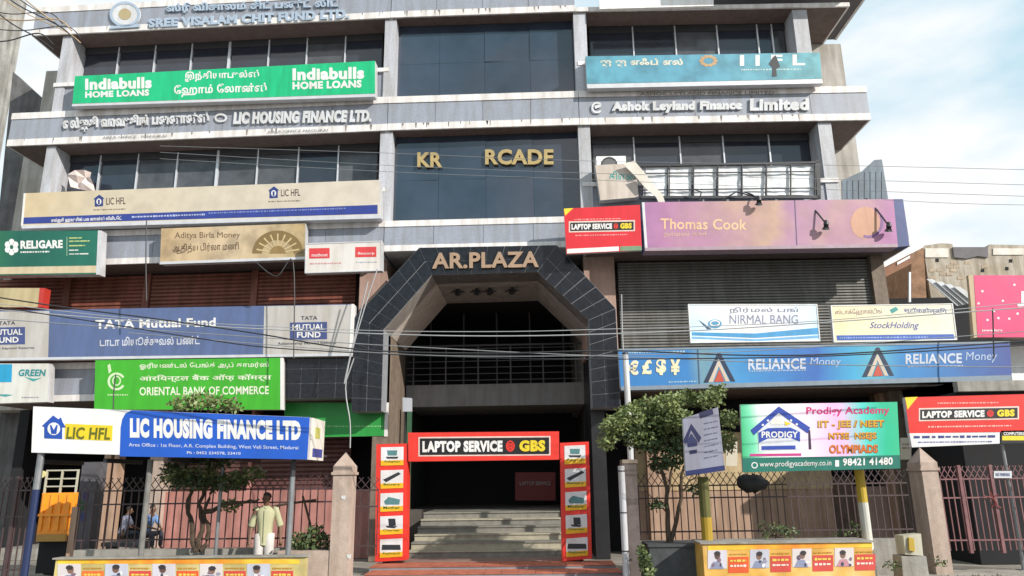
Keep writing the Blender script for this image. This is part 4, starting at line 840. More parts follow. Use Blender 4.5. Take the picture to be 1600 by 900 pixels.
# ---- fences
def fence(name, lab, fr, x0, x1, yref, ztop, zbot, pitch, m, cat='fence', plinth=True, zig=.24, rails=(.12, .62), posts=()):
    a, b_ = fr.S(x0, yref), fr.S(x1, yref); t = thing(name, lab, cat, fr.w((a+b_)/2, 0, zbot), 'iron railings along the street front' if cat == 'fence' else None)
    n = int((b_-a)/pitch); pk = MB(); pk.box(Fr(0, 0), -.0095, .0095, -.0095, .0095, 0, ztop-zbot-zig)
    me = pk.build('picket', m).data; bpy.data.objects.remove([o for o in COL.objects if o.data == me][0])
    for i in range(n+1):
        x = a+(b_-a)*i/n; o = link(me, 'picket', t, Vector(fr.w(x, 0, zbot))-base(t)); o.rotation_euler.z = rnd.uniform(-.1, .1)
    zz = MB(); zt = ztop-zig; w = (b_-a)/n
    for i in range(n):
        x = a+w*i; h = zig
        for p, q in (((x, zt), (x+w, ztop-.05)), ((x+w, zt), (x, ztop-.05)), ((x, ztop-.05), (x+w*.25, ztop)), ((x+w, ztop-.05), (x+w*.75, ztop))):
            v = Vector((q[0]-p[0], q[1]-p[1])).normalized(); nn = Vector((-v.y, v.x))*.007
            off = .004 if p[0] < q[0] else -.006
            zz.poly(fr, [(p[0]+nn.x, p[1]+nn.y), (p[0]-nn.x, p[1]-nn.y), (q[0]-nn.x, q[1]-nn.y), (q[0]+nn.x, q[1]+nn.y)], off-.006, off+.004)
    o = zz.build('zigzag_finial', m, t); o['kind'] = 'stuff'
    for z in [ztop-zig-.01]+[zbot+(ztop-zbot)*k for k in rails]: part('rail', m, t, lambda b: b.box(fr, a, b_, -.02, .018, z-.014, z+.014))
    for x in posts: part('post', m, t, lambda b: b.box(fr, fr.S(x, yref)-.03, fr.S(x, yref)+.03, -.035, .035, zbot-.05, ztop+.02))
    return t
fl = Y(15.0); fr1 = Y(15.6); frg = Y(15.7)
zft = fl.Z(300, 745)
fence('iron_fence', 'dark iron railing behind the blue housing board', fl, 122, 519, 800, zft, fl.Z(300, 856), .145, fencem)
fence('iron_fence', 'short dark iron railing between the pale pillar and the red arch', Y(15.4), 549, 590, 800, Y(15.4).Z(560, 746), Y(15.4).Z(560, 868), .135, fencem)
fence('iron_fence', 'dark iron railing in shade at the far left edge', Y(14.8), -60, 44, 800, Y(14.8).Z(20, 746), .12, .11, fencem, posts=(22,))
fence('iron_fence', 'long dark iron railing behind the academy board', fr1, 999, 1424, 800, fr1.Z(1200, 737), fr1.Z(1200, 842), .135, fencem)
fence('iron_gate', 'dull red iron double gate at the right edge', frg, 1476, 1720, 800, frg.Z(1530, 728), frg.Z(1530, 860), .115, gatem, cat='gate', posts=(1508, 1558, 1616))
pt = sign('gate_plate', 'small white plate fixed high on the right gate', 'plate', frg, .05, rect(1553, 736, 1581, 747), .01, ink('D8DEE4'), darkframe); T(pt, frg, .055, 'NO PARKING', 1556, 739, 1578, 744, 0, NAVY, .02)
hk = MB(); 
for q in (((1537, 775), (1550, 778), (1556, 785), (1550, 792)), ((1560, 773), (1552, 777), (1558, 790), (1564, 794)), ((1550, 776), (1547, 768))): hk.tube([frg.w(frg.S(x, y, .06), .06, frg.Z(x, y, .06)) for x, y in q], .012, 6)
o = hk.build('gate_latch', ink('A04040', .6), loc=frg.w(frg.S(1550, 785, .06), .06, frg.Z(1550, 790, .06))); tag(o, 'red curled iron latch hanging at the middle of the right gate', 'latch')
pl = MB(); pl.box(fl, fl.S(122, 860), fl.S(519, 860), -.12, .14, 0, fl.Z(300, 857)); o = pl.build('plinth_wall', concrete, loc=fl.w(fl.S(320, 860), 0, .0)); tag(o, 'low concrete plinth under the left iron railing', 'wall')
pl = MB(); pl.box(fr1, fr1.S(999, 860), fr1.S(1424, 860), -.12, .14, 0, fr1.Z(1200, 843)); o = pl.build('plinth_wall', concrete, loc=fr1.w(fr1.S(1210, 860), 0, .0)); tag(o, 'low concrete plinth under the right iron railing', 'wall')
pl = MB(); pl.box(fp, fp.S(432, 880), fp.S(520, 880), -.9, -.02, 0, fp.Z(470, 861)); o = pl.build('planter_box', pillarst, loc=fp.w(fp.S(470, 880), -.4, 0)); tag(o, 'pale stone planter with dark bushes left of the pale pillar', 'planter')
fd_ = Y(14.6); pl = MB(); a, b_ = fd_.S(1016, 880), fd_.S(1098, 880); pl.box(fd_, a, b_, -.8, 0, 0, fd_.Z(1050, 852)-.03); pl.box(fd_, a-.03, b_+.03, -.83, .03, fd_.Z(1050, 852)-.028, fd_.Z(1050, 850)); o = pl.build('planter_box', mat('dark_planter', (.05, .055, .06), .8, .3, 4, .3), loc=fd_.w(a, -.4, 0)); tag(o, 'blackened planter box holding the small tree right of the arch', 'planter')
# ---- painted low walls with portrait strips
def painted_wall(lab, fr, q, dep, seed, step, colors, w):
    r = random.Random(seed); (x0, y0), (x1, y1), (x2, y2), (x3, y3) = q
    a, b_ = fr.S(x3, y3), fr.S(x2, y2); t = thing('painted_wall', lab, 'wall', fr.w((a+b_)/2, -dep/2, .02))
    zt_ = (fr.Z(x0, y0)+fr.Z(x1, y1))/2
    boxpart('wall', gradmat('wallprint%d' % seed, colors, warp=.6, scale=5, streak=.3), t, fr, a, b_, -dep, 0, 0, zt_)
    boxpart('coping', concrete, t, fr, a-.04, b_+.04, -dep-.04, .04, zt_, zt_+.025)
    k = (y1-y0)/(x1-x0)
    pxpart('orange_band', gradmat('bandprint%d' % seed, [(0, hexc('F0C838')), (.5, hexc('F08C28')), (1, hexc('E8C840'))], warp=.8, scale=8, streak=.25), t, fr, rect(x0+2, y0+2, x1-2, y0+9, k), .006, .004)
    i = 0; x = x0+2
    while x < x1-24:
        yk = y0+k*(x-x0)
        if i % 2 == 0:
            pxpart('portrait', ink(r.choice(['D8D4E0', 'C8CCDC', 'E0D8D8'])), t, fr, rect(x, yk+9, x+w, yk+38, k), .006, .004)
            hx_ = x+w*r.uniform(.35, .6); hy = yk+r.uniform(17, 20)
            blob(t, 'printed_head', fr, .01, hx_, hy, w*.15, 6, ink(r.choice(['7A5A4C', '8A6A5C', '6A5048'])), 9); blob(t, 'printed_hair', fr, .012, hx_+r.uniform(-1.5, 1.5), hy-3.5, w*.17, 4, ink('3A3438'), 7)
            for _ in range(4): blob(t, 'printed_shade', fr, .0125+_*.0005, x+w*r.uniform(.15, .85), yk+r.uniform(22, 36), w*r.uniform(.05, .13), r.uniform(1.5, 4), ink(r.choice(['4A4A60', 'A0A0B8', 'F0F0F4', '8A7080'])), 6)
            pxpart('printed_shirt', ink(r.choice(['E8E8F0', '9098B8', 'C890A0'])), t, fr, [(x+w*.1, yk+38), (x+w*.28, yk+27), (x+w*.62, yk+26), (x+w*.85, yk+38)], .009, .002)
            x += w+2
        else:
            c = r.choice(['E86030', 'F07838', 'D85048']); ww = step-w-4
            pxpart('text_panel', ink(c), t, fr, rect(x, yk+20, x+ww, yk+45, k), .006, .004); ticks(t, fr, .011, x+3, x+ww-4, yk+26, 4, k, ink('F0D860'), seed+i, (3, 7), 1.5)
            ticks(t, fr, .011, x+3, x+ww-4, yk+34, 4, k, ink('F4E8E0'), seed+i+3, (3, 7), 1.5); ticks(t, fr, .011, x+2, x+ww-2, yk+16, 2.4, k, ink('C89030'), seed+i+9, (3, 7), 1.5)
            x += ww+2
        i += 1
    return t
fb1 = Y(13.9)
painted_wall('low wall painted yellow and orange with small portraits below the academy board', fb1, [(1104, 851), (1365, 846), (1367, 893), (1101, 898)], .75, 3, 66, [(0, hexc('D8A850')), (.35, hexc('E4D4A8')), (.55, hexc('D8A468')), (.75, hexc('E8D8B0')), (1, hexc('D0A050'))], 30)
fb2 = Y(13.3)
painted_wall('low wall covered in faded colourful portrait posters at the bottom left', fb2, [(88, 872), (470, 872), (474, 930), (80, 930)], .16, 6, 74, [(0, hexc('C8B878')), (.35, hexc('B8B0A0')), (.5, hexc('A898A8')), (.7, hexc('C8A888')), (1, hexc('98A098'))], 36)
# ---- academy board
fb = Y(14.3)
s = sign('billboard', 'green, white and pink academy board with blue house logo on posts over the railing', 'billboard', fb, .12, [(1157, 632), (1402, 628), (1407, 732), (1161, 738)], .08, gradmat('academy_print', [(0, hexc('20A868')), (.07, hexc('70D0A8')), (.15, hexc('E4F0E8')), (.38, hexc('F0DCEC')), (.62, hexc('E8B0DC')), (.78, hexc('50C8C0')), (.9, hexc('18B088')), (1, hexc('30B080'))], warp=.12, scale=2.2, streak=.05), boxside)
d = .124
pxpart('green_strip', ink('12786A'), s, fb, [(1160, 716), (1406, 711), (1407, 732), (1161, 738)], d, .003)
T(s, fb, d, 'Prodigy Academy', 1260, 636, 1390, 651, -.01, ink('D82878'), .02)
for w_, x0, y0, x1, y1, c in (('IIT - JEE / NEET', 1278, 657, 1381, 671, 'E0B020'), ('NTSE  NSEJS', 1295, 676, 1369, 689, 'E8A818'), ('OLYMPIADS', 1296, 695, 1371, 708, 'E07820')):
    T(s, fb, d, w_, x0-.6, y0+.8, x1+1, y1+1, -.01, ink('A03818'), .05); T(s, fb, d+.003, w_, x0, y0, x1, y1, -.01, ink(c), .03)
T(s, fb, d+.006, 'www.prodigyacademy.co.in', 1187, 721, 1299, 732, -.02, W_, .0); T(s, fb, d+.006, '98421 41480', 1317, 716, 1395, 728, -.02, W_, .03); ring(s, 'phone_ring', fb, d+.006, 1179, 727, 5, 5, 1.5, W_); pxpart('phone_mark', W_, s, fb, rect(1305, 719, 1311, 729), d+.006, .002)
NV = ink('2A4CB4')
pxpart('logo_roof', NV, s, fb, [(1173, 672), (1217, 635), (1266, 668), (1262, 677), (1217, 645), (1178, 680)], d+.004, .002)
pxpart('logo_body', ink('E4E8F4'), s, fb, [(1184, 673), (1217, 647), (1252, 672), (1250, 702), (1186, 705)], d+.002, .002)
pxpart('logo_plate', NV, s, fb, [(1185, 676), (1200, 669), (1235, 668), (1250, 675), (1250, 690), (1235, 684), (1200, 685), (1186, 692)], d+.006, .002); T(s, fb, d+.01, 'PRODIGY', 1190, 674, 1247, 684, 0, W_, .03)
blob(s, 'logo_bird', fb, d+.006, 1217, 660, 13, 8, W_, 12, a0=-20, a1=200); pxpart('logo_beak', YEL, s, fb, [(1226, 658), (1236, 662), (1227, 665)], d+.01, .002)
pxpart('logo_bar', NV, s, fb, rect(1190, 697, 1243, 703, -.02), d+.006, .002)
for x, y in ((1192, 664), (1200, 657), (1236, 657), (1245, 663)): blob(s, 'logo_star', fb, d+.007, x, y, 2, 2, W_, 5)
pxpart('pink_line', ink('D04090'), s, fb, rect(1172, 709, 1252, 713, -.01), d, .002); pxpart('pencil', ink('3A3048'), s, fb, [(1263, 672), (1266, 672), (1268, 702), (1264, 702)], d+.002, .002)
def ypost(lab, fr, x, y0, y1, w, m1, m2, ym):
    t = thing('painted_post', lab, 'post', fr.w(fr.S(x, y1), 0, .04)); xx = fr.S(x, (y0+y1)/2); zt_, zm = fr.Z(x, y0), fr.Z(x, ym)
    part('upper_section', m1, t, lambda b: b.tube([fr.w(xx, 0, zm), fr.w(xx, 0, zt_)], w, 12)); part('lower_section', m2, t, lambda b: b.tube([fr.w(xx, 0, 0), fr.w(xx, 0, zm)], w*1.02, 12)); return t
ypost('yellow and white painted post under the right end of the academy board', Y(14.65), 1349, 734, 845, .085, ink('D8B830', .7, .6, .3), ink('D8D8D0', .8, .6, .35), 785)
yp = ypost('mossy olive yellow post under the tilted grey board', Y(14.45), 1102, 745, 850, .1, ink('7A7838', .6, .7, .4), ink('B89828', .8, .7, .3), 808)
blk = MB(); yf = Y(14.45)
fgs = Y(14.2)
s = sign('tilted_sign', 'tilted grey board with a dark blue house emblem on the mossy post', 'sign', fgs, .1, [(1067, 654), (1122, 636), (1133, 735), (1072, 744)], .12, ink('9A9CB0', .75, .5, .15), ink('D8D8DC'))
d = .104
pxpart('blue_strip', ink('22306E', .7), s, fgs, [(1071.5, 736), (1132, 727), (1133, 735), (1072, 744)], d, .003)
pxpart('blue_tag', ink('2A2C58', .7), s, fgs, [(1092, 645), (1113, 638), (1115, 647), (1094, 654)], d, .003)
pxpart('house_emblem', ink('20265A', .7), s, fgs, [(1067, 690), (1080, 662), (1096, 684), (1092, 692), (1080, 672), (1072, 694)], d, .003); pxpart('house_body', ink('2C3468', .7), s, fgs, [(1073, 690), (1080, 677), (1090, 690), (1089, 697), (1075, 699)], d, .003); pxpart('house_plate', ink('20265A', .7), s, fgs, [(1077, 704), (1089, 702), (1089, 708), (1078, 710)], d, .003)
for k in range(7): ticks(s, fgs, d, 1100, 1122, 662+k*9, 2, -.2, ink('5A5C78'), k, (3, 8), 1.5)
bgm = MB(); rr = random.Random(3); c0 = Y(14.9).w(Y(14.9).S(1176, 755), 0, Y(14.9).Z(1176, 755))
for j in range(7):
    for k in range(12):
        th = math.pi*j/6; ph_ = 2*math.pi*k/12; q = 1+rr.uniform(-.2, .15)
        bgm.v.append(c0+Vector((.30*math.sin(th)*math.cos(ph_)*q, .22*math.sin(th)*math.sin(ph_)*q, .15*math.cos(th)*q+(.03*math.sin(ph_*3)))))
for j in range(6):
    for k in range(12): bgm.f.append([j*12+k, j*12+(k+1) % 12, (j+1)*12+(k+1) % 12, (j+1)*12+k]); bgm.m.append(0)
o = bgm.build('black_sack', mat('black_plastic', (.012, .013, .014), .6, .2, 4, .3), loc=c0, smooth=True); tag(o, 'black plastic sack wedged between railing and academy board at its lower left', 'sack')
# ---- housing board shelter
fh = Y(13.2)
sh = thing('street_shelter', 'street shelter topped by a bright blue and white housing finance board', 'shelter', fh.w(fh.S(260, 870), -.5, .04))
q = [(52, 635), (484, 652), (480, 718), (49, 707)]
P4 = [fh.hit(x, y, .0) for x, y in q]
part('signboard', [ink('F0F0F2', .85, .45, .04), boxside], sh, lambda b: b.poly(fh, P4[::-1], -.12, 0, 0, 1)); sb_ = [o for o in sh.children if o.name.startswith('signboard')][0]
d = .004; BB = ink('1E5CC8', .85, .45, .04)
arc = [(199, 641)]+[(188+11*(1-math.sin(R(a)))*1, 710-68*math.cos(R(90-a))*0-0) for a in ()]
curve = [(205, 641.2), (196, 646), (191, 655), (188.5, 668), (188, 685), (187, 713)]
pxpart('blue_field', BB, sb_, fh, curve+[(480, 717.8), (484, 652.2)], d, .003)
T(sb_, fh, d+.004, 'LIC HOUSING FINANCE LTD', 203, 653, 470, 684, .015, W_, .07); T(sb_, fh, d+.004, 'Area Office : 1st Floor, A.R. Complex Building, West Veli Street, Madurai', 201, 692, 466, 699, .018, ink('D8E0F8'), .01)
T(sb_, fh, d+.004, 'Ph : 0452 234578, 23410', 292, 705, 376, 710, .015, ink('D8E0F8'), .02)
pxpart('logo_house', ink('2454B8'), sb_, fh, [(65, 666), (83, 649), (91, 655), (95, 652), (98, 660), (103, 668), (97, 668), (97, 686), (69, 685), (69, 667)], d, .003)
blob(sb_, 'logo_disc', fh, d+.003, 84, 670, 10, 10, W_, 14); pxpart('logo_hands', ink('2454B8'), sb_, fh, [(78, 664), (80, 664), (84, 672), (88, 664), (90, 664), (88, 678), (80, 678)], d+.006, .002)
pxpart('yellow_field', YEL, sb_, fh, [(102, 662), (176, 665), (175, 689), (101, 686)], d, .002); T(sb_, fh, d+.004, 'LIC HFL', 103, 667, 172, 686, .02, ink('6A7020'), .03, shear=.15)
fh2 = Y(13.2+.9)
# shelter side end board and roof
x1w = P4[1][0]; zt_, zb_ = P4[1][1], P4[2][1]; x0w = P4[0][0]
sidef = Fr(fh.o.x, fh.o.y); 
part('end_panel', ink('E8E4DC', .85), sh, lambda b: b.box(fh, x1w-.03, x1w+.02, -.9, -.125, zb_, zt_+.0))
part('end_print', ink('C8C870'), sh, lambda b: b.box(fh, x1w+.02, x1w+.024, -.6, -.3, zb_+.38, zt_-.15)); part('end_print', ink('3A4C98'), sh, lambda b: b.box(fh, x1w+.02, x1w+.024, -.8, -.2, zb_+.05, zb_+.2))
part('roof', mat('dark_sheet', (.04, .042, .045), .6, .2, 3), sh, lambda b: b.poly(fh, [(x0w+.02, P4[3][1]+.08), (x1w-.05, zb_+.08), (x1w-.05, zb_+.12), (x0w+.02, P4[3][1]+.12)], -1.4, -.13))
for i in range(5):
    x = x0w+.2+i*(x1w-x0w-.4)/4; part('rafter', darkframe, sh, lambda b: b.box(fh, x-.03, x+.03, -1.38, -.13, zb_+.0, zb_+.075))
def shpost(x, y, ztop, dd, r, m1, m2=None, zm=1.3):
    xx = fh.S(x, y, dd); 
    part('post', m1, sh, lambda b: b.tube([fh.w(xx, dd, zm if m2 else 0), fh.w(xx, dd, ztop)], r, 10))
    if m2: part('post', m2, sh, lambda b: b.tube([fh.w(xx, dd, 0), fh.w(xx, dd, zm)], r*1.03, 10))
shpost(46, 840, P4[3][1]+.05, -.1, .06, steel, ink('22386E', .5), fh.Z(50, 765)); shpost(227, 800, zb_+.05, -.35, .05, mat('grimy_post', (.17, .165, .155), .8, .3, 6, .2)); shpost(454, 800, zb_+.05, -.25, .045, darkframe, steel, fh.Z(455, 745)); shpost(342, 800, zb_-.0, -1.35, .035, steel)
# dark pillar left and cream foot
fg = Y(15.3); t = thing('masonry_pillar', 'dark square pillar with faded graffiti left behind the blue and white board', 'pillar', fg.w(fg.S(131, 870), -.2, .04))
boxpart('shaft', mat('graffiti_grey', (.085, .08, .09), .8, .3, 2, .2), t, fg, fg.S(119, 800), fg.S(146, 800), -.3, 0, 0, fg.Z(131, 722)); boxpart('foot', creampaint, t, fg, fg.S(106, 850), fg.S(119, 850)-.005, -.3, .02, 0, fg.Z(131, 792))
for k, (x, y, c) in enumerate(((127, 790, '2E6A3A'), (134, 775, '4A3A7A'), (130, 808, '3A4A8A'))): blob(t, 'graffiti', fg, .006, x, y, 5, 8, ink(c, .5), 8)
# orange tempo
fo = Y(16.6); tr = thing('parked_truck', 'orange goods carrier with a pale rail cage parked in shade at left', 'truck', fo.w(fo.S(88, 840), -1, .04))
org = mat('orange_paint', (.85, .30, .02), .45, .12, 4, .02)
a, b_ = fo.S(62, 800), fo.S(114, 800); z0, z1 = fo.Z(88, 838), fo.Z(88, 770)
boxpart('body', org, tr, fo, a, b_, -.8, 0, z0, z1)
for i in range(4): boxpart('rib', org, tr, fo, a+.04+i*(b_-a)/4, a+.10+i*(b_-a)/4, 0, .035, z0+.12, z1-.02)
boxpart('rail', org, tr, fo, a, b_, .001, .045, z0+.42, z0+.47); boxpart('bumper', ink('C89848', .7), tr, fo, a+.05, b_-.05, .001, .07, z0-.1, z0+.05)
boxpart('underbody', blackin, tr, fo, a+.02, b_-.02, -.7, -.1, .08, z0-.01)
cg = ink('C8C4B0', .8)
for i in range(3): boxpart('cage_post', cg, tr, fo, a+i*(b_-a-.04)/2, a+.035+i*(b_-a-.04)/2, -.06, -.02, z1, fo.Z(88, 735))
for y in (735, 748, 760): boxpart('cage_rail', cg, tr, fo, a, b_, -.055, -.025, fo.Z(88, y)-.015, fo.Z(88, y)+.015)
for x in (a+.1, b_-.25): 
    for dd in (-.35,): part('wheel', darkframe, tr, lambda b: b.tube([fo.w(x, dd, .22), fo.w(x+.14, dd, .22)], .2, 16))
blob(tr, 'round_badge', fo, .02, a, 0, 1, 1, cg, 3) if False else None
b = MB(); cx, cz = fo.hit(66, 741); b.poly(fo, [(cx+.075*math.cos(R(k)), cz+.075*math.sin(R(k))) for k in range(0, 360, 24)], -.02, .01); b.build('round_badge', ink('E8E0A0'), tr)
# painted concrete block near right pillar
fk = Y(14.2); t = thing('kerb_block', 'rough concrete block painted white and yellow near the right pillar', 'block', fk.w(fk.S(1430, 890), -.2, .02))
def rough(b, fr, x0, x1, d0, d1, z0, z1, seed):
    r = random.Random(seed); n = len(b.v); b.box(fr, x0, x1, d0, d1, z0, z1)
    for i in range(n, len(b.v)): b.v[i] += Vector([r.uniform(-.025, .025) for _ in range(3)])
part('base', concrete, t, lambda b: rough(b, fk, fk.S(1411, 885), fk.S(1452, 885), -.4, 0, 0, fk.Z(1430, 870), 3))
part('block', ink('D0CCB8', .75, .8, .35), t, lambda b: rough(b, fk, fk.S(1413, 850), fk.S(1443, 850), -.33, -.04, fk.Z(1430, 868), fk.Z(1430, 836), 4))
pxpart('yellow_mark', ink('D0B040', .7), t, fk, [(1420, 840), (1428, 841), (1430, 862), (1421, 860)], .0, .05)
# small white boards seen on the ground floor
for lab, x0, y0, x1, y1, fr_, w in (('small white notice on the cream pier behind the tilted grey board', 1134, 690, 1152, 728, Y(18.3), 'x'), ('small white notice on the pier right of the academy board', 1407, 684, 1424, 718, Y(18.5), 'x')):
    s = sign('wall_notice', lab, 'notice', fr_, 0, rect(x0, y0, x1, y1), .03, ink('E0D8C4'), boxside); ticks(s, fr_, .004, x0+3, x1-3, y0+10, 2, 0, ink('805A50'), 1); ticks(s, fr_, .004, x0+3, x1-3, y0+16, 2, 0, ink('805A50'), 2)
# electric box in the entrance
s = sign('meter_box', 'small white meter box on the left wall inside the entrance', 'box', Y(18.8), 0, [(629, 621), (643, 622), (643, 643), (629, 643)], .12, ink('B8BCC4', .8), boxside)
# ================================================================== PLANTS
def leaves(b, cen, rad, n, size, r, shell=.35):
    for _ in range(n):
        u = Vector((r.gauss(0, 1), r.gauss(0, 1), r.gauss(0, 1))).normalized(); q = r.uniform(shell, 1)**.7
        p = Vector(cen)+Vector((u.x*rad[0], u.y*rad[1], u.z*rad[2]))*q
        a = Vector((r.gauss(0, 1), r.gauss(0, 1), r.gauss(0, .7))).normalized(); c = a.cross(Vector((r.gauss(0, 1), r.gauss(0, 1), r.gauss(0, 1)))).normalized(); s = size*r.uniform(.6, 1.3)
        b.add([p, p+a*s*.5+c*s*.28, p+a*s, p+a*s*.5-c*s*.28], [(0, 1, 2, 3)])
def limb(b, pts, r0_, r1_, r, wob=.02):
    n = len(pts); out = []
    for i in range(n-1):
        for k in range(3): out.append(Vector(pts[i]).lerp(Vector(pts[i+1]), k/3)+Vector([r.uniform(-wob, wob) for _ in range(3)]))
    out.append(Vector(pts[-1])); b.tube(out, [r0_+(r1_-r0_)*i/(len(out)-1) for i in range(len(out))], 7)
def PX(y, x, py): fr_ = Y(y); a, z = fr_.hit(x, py); return fr_.w(a, 0, z)
r_ = random.Random(12)
tr = thing('street_tree', 'small bushy green tree in the dark planter right of the arch', 'tree', PX(14.9, 1046, 850))
b = MB(); limb(b, [PX(14.9, 1046, 852), PX(14.9, 1043, 800), PX(14.9, 1040, 750), PX(14.9, 1020, 700), PX(14.9, 985, 660)], .055, .015, r_); limb(b, [PX(14.9, 1046, 848), PX(14.9, 1062, 795), PX(14.9, 1066, 740), PX(14.9, 1085, 690), PX(14.9, 1100, 640)], .045, .012, r_)
limb(b, [PX(14.9, 1042, 780), PX(15.1, 1052, 720), PX(15.1, 1048, 640)], .03, .01, r_); limb(b, [PX(14.9, 1064, 770), PX(14.8, 1085, 745), PX(14.8, 1100, 735)], .02, .008, r_); limb(b, [PX(14.9, 1042, 800), PX(14.8, 1020, 780), PX(14.8, 1008, 765)], .016, .006, r_)
b.build('trunk', bark, tr)
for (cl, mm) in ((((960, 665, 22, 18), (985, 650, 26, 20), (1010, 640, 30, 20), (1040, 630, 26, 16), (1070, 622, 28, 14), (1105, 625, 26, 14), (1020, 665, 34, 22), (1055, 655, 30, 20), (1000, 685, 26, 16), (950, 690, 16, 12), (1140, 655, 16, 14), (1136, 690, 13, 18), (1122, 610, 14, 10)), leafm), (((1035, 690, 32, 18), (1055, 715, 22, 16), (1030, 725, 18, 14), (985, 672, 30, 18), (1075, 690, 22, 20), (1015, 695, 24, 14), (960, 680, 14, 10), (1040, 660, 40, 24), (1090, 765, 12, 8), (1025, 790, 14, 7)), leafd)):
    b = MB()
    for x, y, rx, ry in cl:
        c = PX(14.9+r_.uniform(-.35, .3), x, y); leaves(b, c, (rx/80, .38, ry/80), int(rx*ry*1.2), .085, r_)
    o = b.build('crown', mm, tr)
tr = thing('street_tree', 'small tree with three twisted stems behind the blue housing board', 'tree', PX(14.6, 306, 862))
b = MB()
for pts in ([(304, 862), (300, 820), (293, 790), (303, 760), (290, 730), (300, 640)], [(308, 862), (316, 815), (312, 785), (322, 755), (330, 700), (325, 635)], [(316, 860), (326, 830), (318, 800), (330, 770), (350, 740)], [(322, 800), (345, 790), (385, 785), (405, 780)]):
    limb(b, [PX(14.6, x, y) for x, y in pts], .05, .018, r_, .03)
b.build('trunk', bark, tr)
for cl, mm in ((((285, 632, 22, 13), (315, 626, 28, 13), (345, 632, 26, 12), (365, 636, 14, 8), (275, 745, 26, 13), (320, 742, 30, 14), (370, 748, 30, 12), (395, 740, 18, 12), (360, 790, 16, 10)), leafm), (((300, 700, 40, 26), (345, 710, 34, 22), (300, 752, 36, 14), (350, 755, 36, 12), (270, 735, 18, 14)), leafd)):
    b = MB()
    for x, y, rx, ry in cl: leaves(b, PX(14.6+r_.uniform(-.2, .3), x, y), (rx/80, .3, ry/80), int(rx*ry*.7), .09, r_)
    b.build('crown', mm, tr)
def pole(lab, y, a, b_, r, m_=None):
    p, q = PX(y, *a), PX(y, *b_); o = part('wooden_pole', m_ or bark, None, lambda b: b.tube([p, p.lerp(q, .5)+Vector((0, 0, .012)), q], r, 7), loc=p.lerp(q, .5)); tag(o, lab, 'pole'); return o
pole('dark pole lying across the left railing behind the standing man', 14.85, (395, 797), (494, 781), .022)
pole('short dark stick leaning steeply beside the bush left of the pale pillar', 14.8, (473, 775), (489, 836), .022)
def bush(lab, Yy, cl, base_, dens=.9, size=.08, mix=True):
    t = thing('bush', lab, 'bush', PX(Yy, *base_)); b = MB()
    for x, y, rx, ry in cl:
        for k in range(3): limb(b, [PX(Yy, base_[0]+r_.uniform(-6, 6), base_[1]), PX(Yy, x+r_.uniform(-rx, rx)*.5, y)], .012, .005, r_, .01)
    b.build('stem', bark, t)
    for mm, kk in ((leafm, .5), (leafd, .6)):
        b = MB()
        for x, y, rx, ry in cl: leaves(b, PX(Yy+r_.uniform(-.1, .1), x, y), (rx/82, .22, ry/82), int(rx*ry*dens*kk)+8, size, r_)
        b.build('foliage', mm, t)
bush('dark leafy bush in the planter behind the standing man', 14.3, [(468, 845, 14, 14), (492, 838, 14, 18), (508, 846, 10, 12), (480, 855, 20, 8)], (490, 862))
bush('green weed growing at the foot of the pale pipe', 14.2, [(1008, 880, 9, 18), (1003, 862, 6, 10), (1014, 893, 8, 8)], (1009, 900), 1.1, .09)
bush('sparse twiggy plant behind the painted wall under the academy board', 14.4, [(1215, 826, 14, 9), (1235, 830, 16, 8), (1200, 834, 10, 6), (1192, 820, 5, 6)], (1218, 840), .45, .06)
bush('dry brown weeds behind the right end of the painted wall', 14.8, [(1335, 828, 10, 12), (1316, 834, 12, 6)], (1330, 842), .4, .06)
bush('low weeds at the foot of the right stone pillar', 14.3, [(1395, 882, 10, 8), (1468, 878, 10, 7)], (1430, 894), .35, .07)
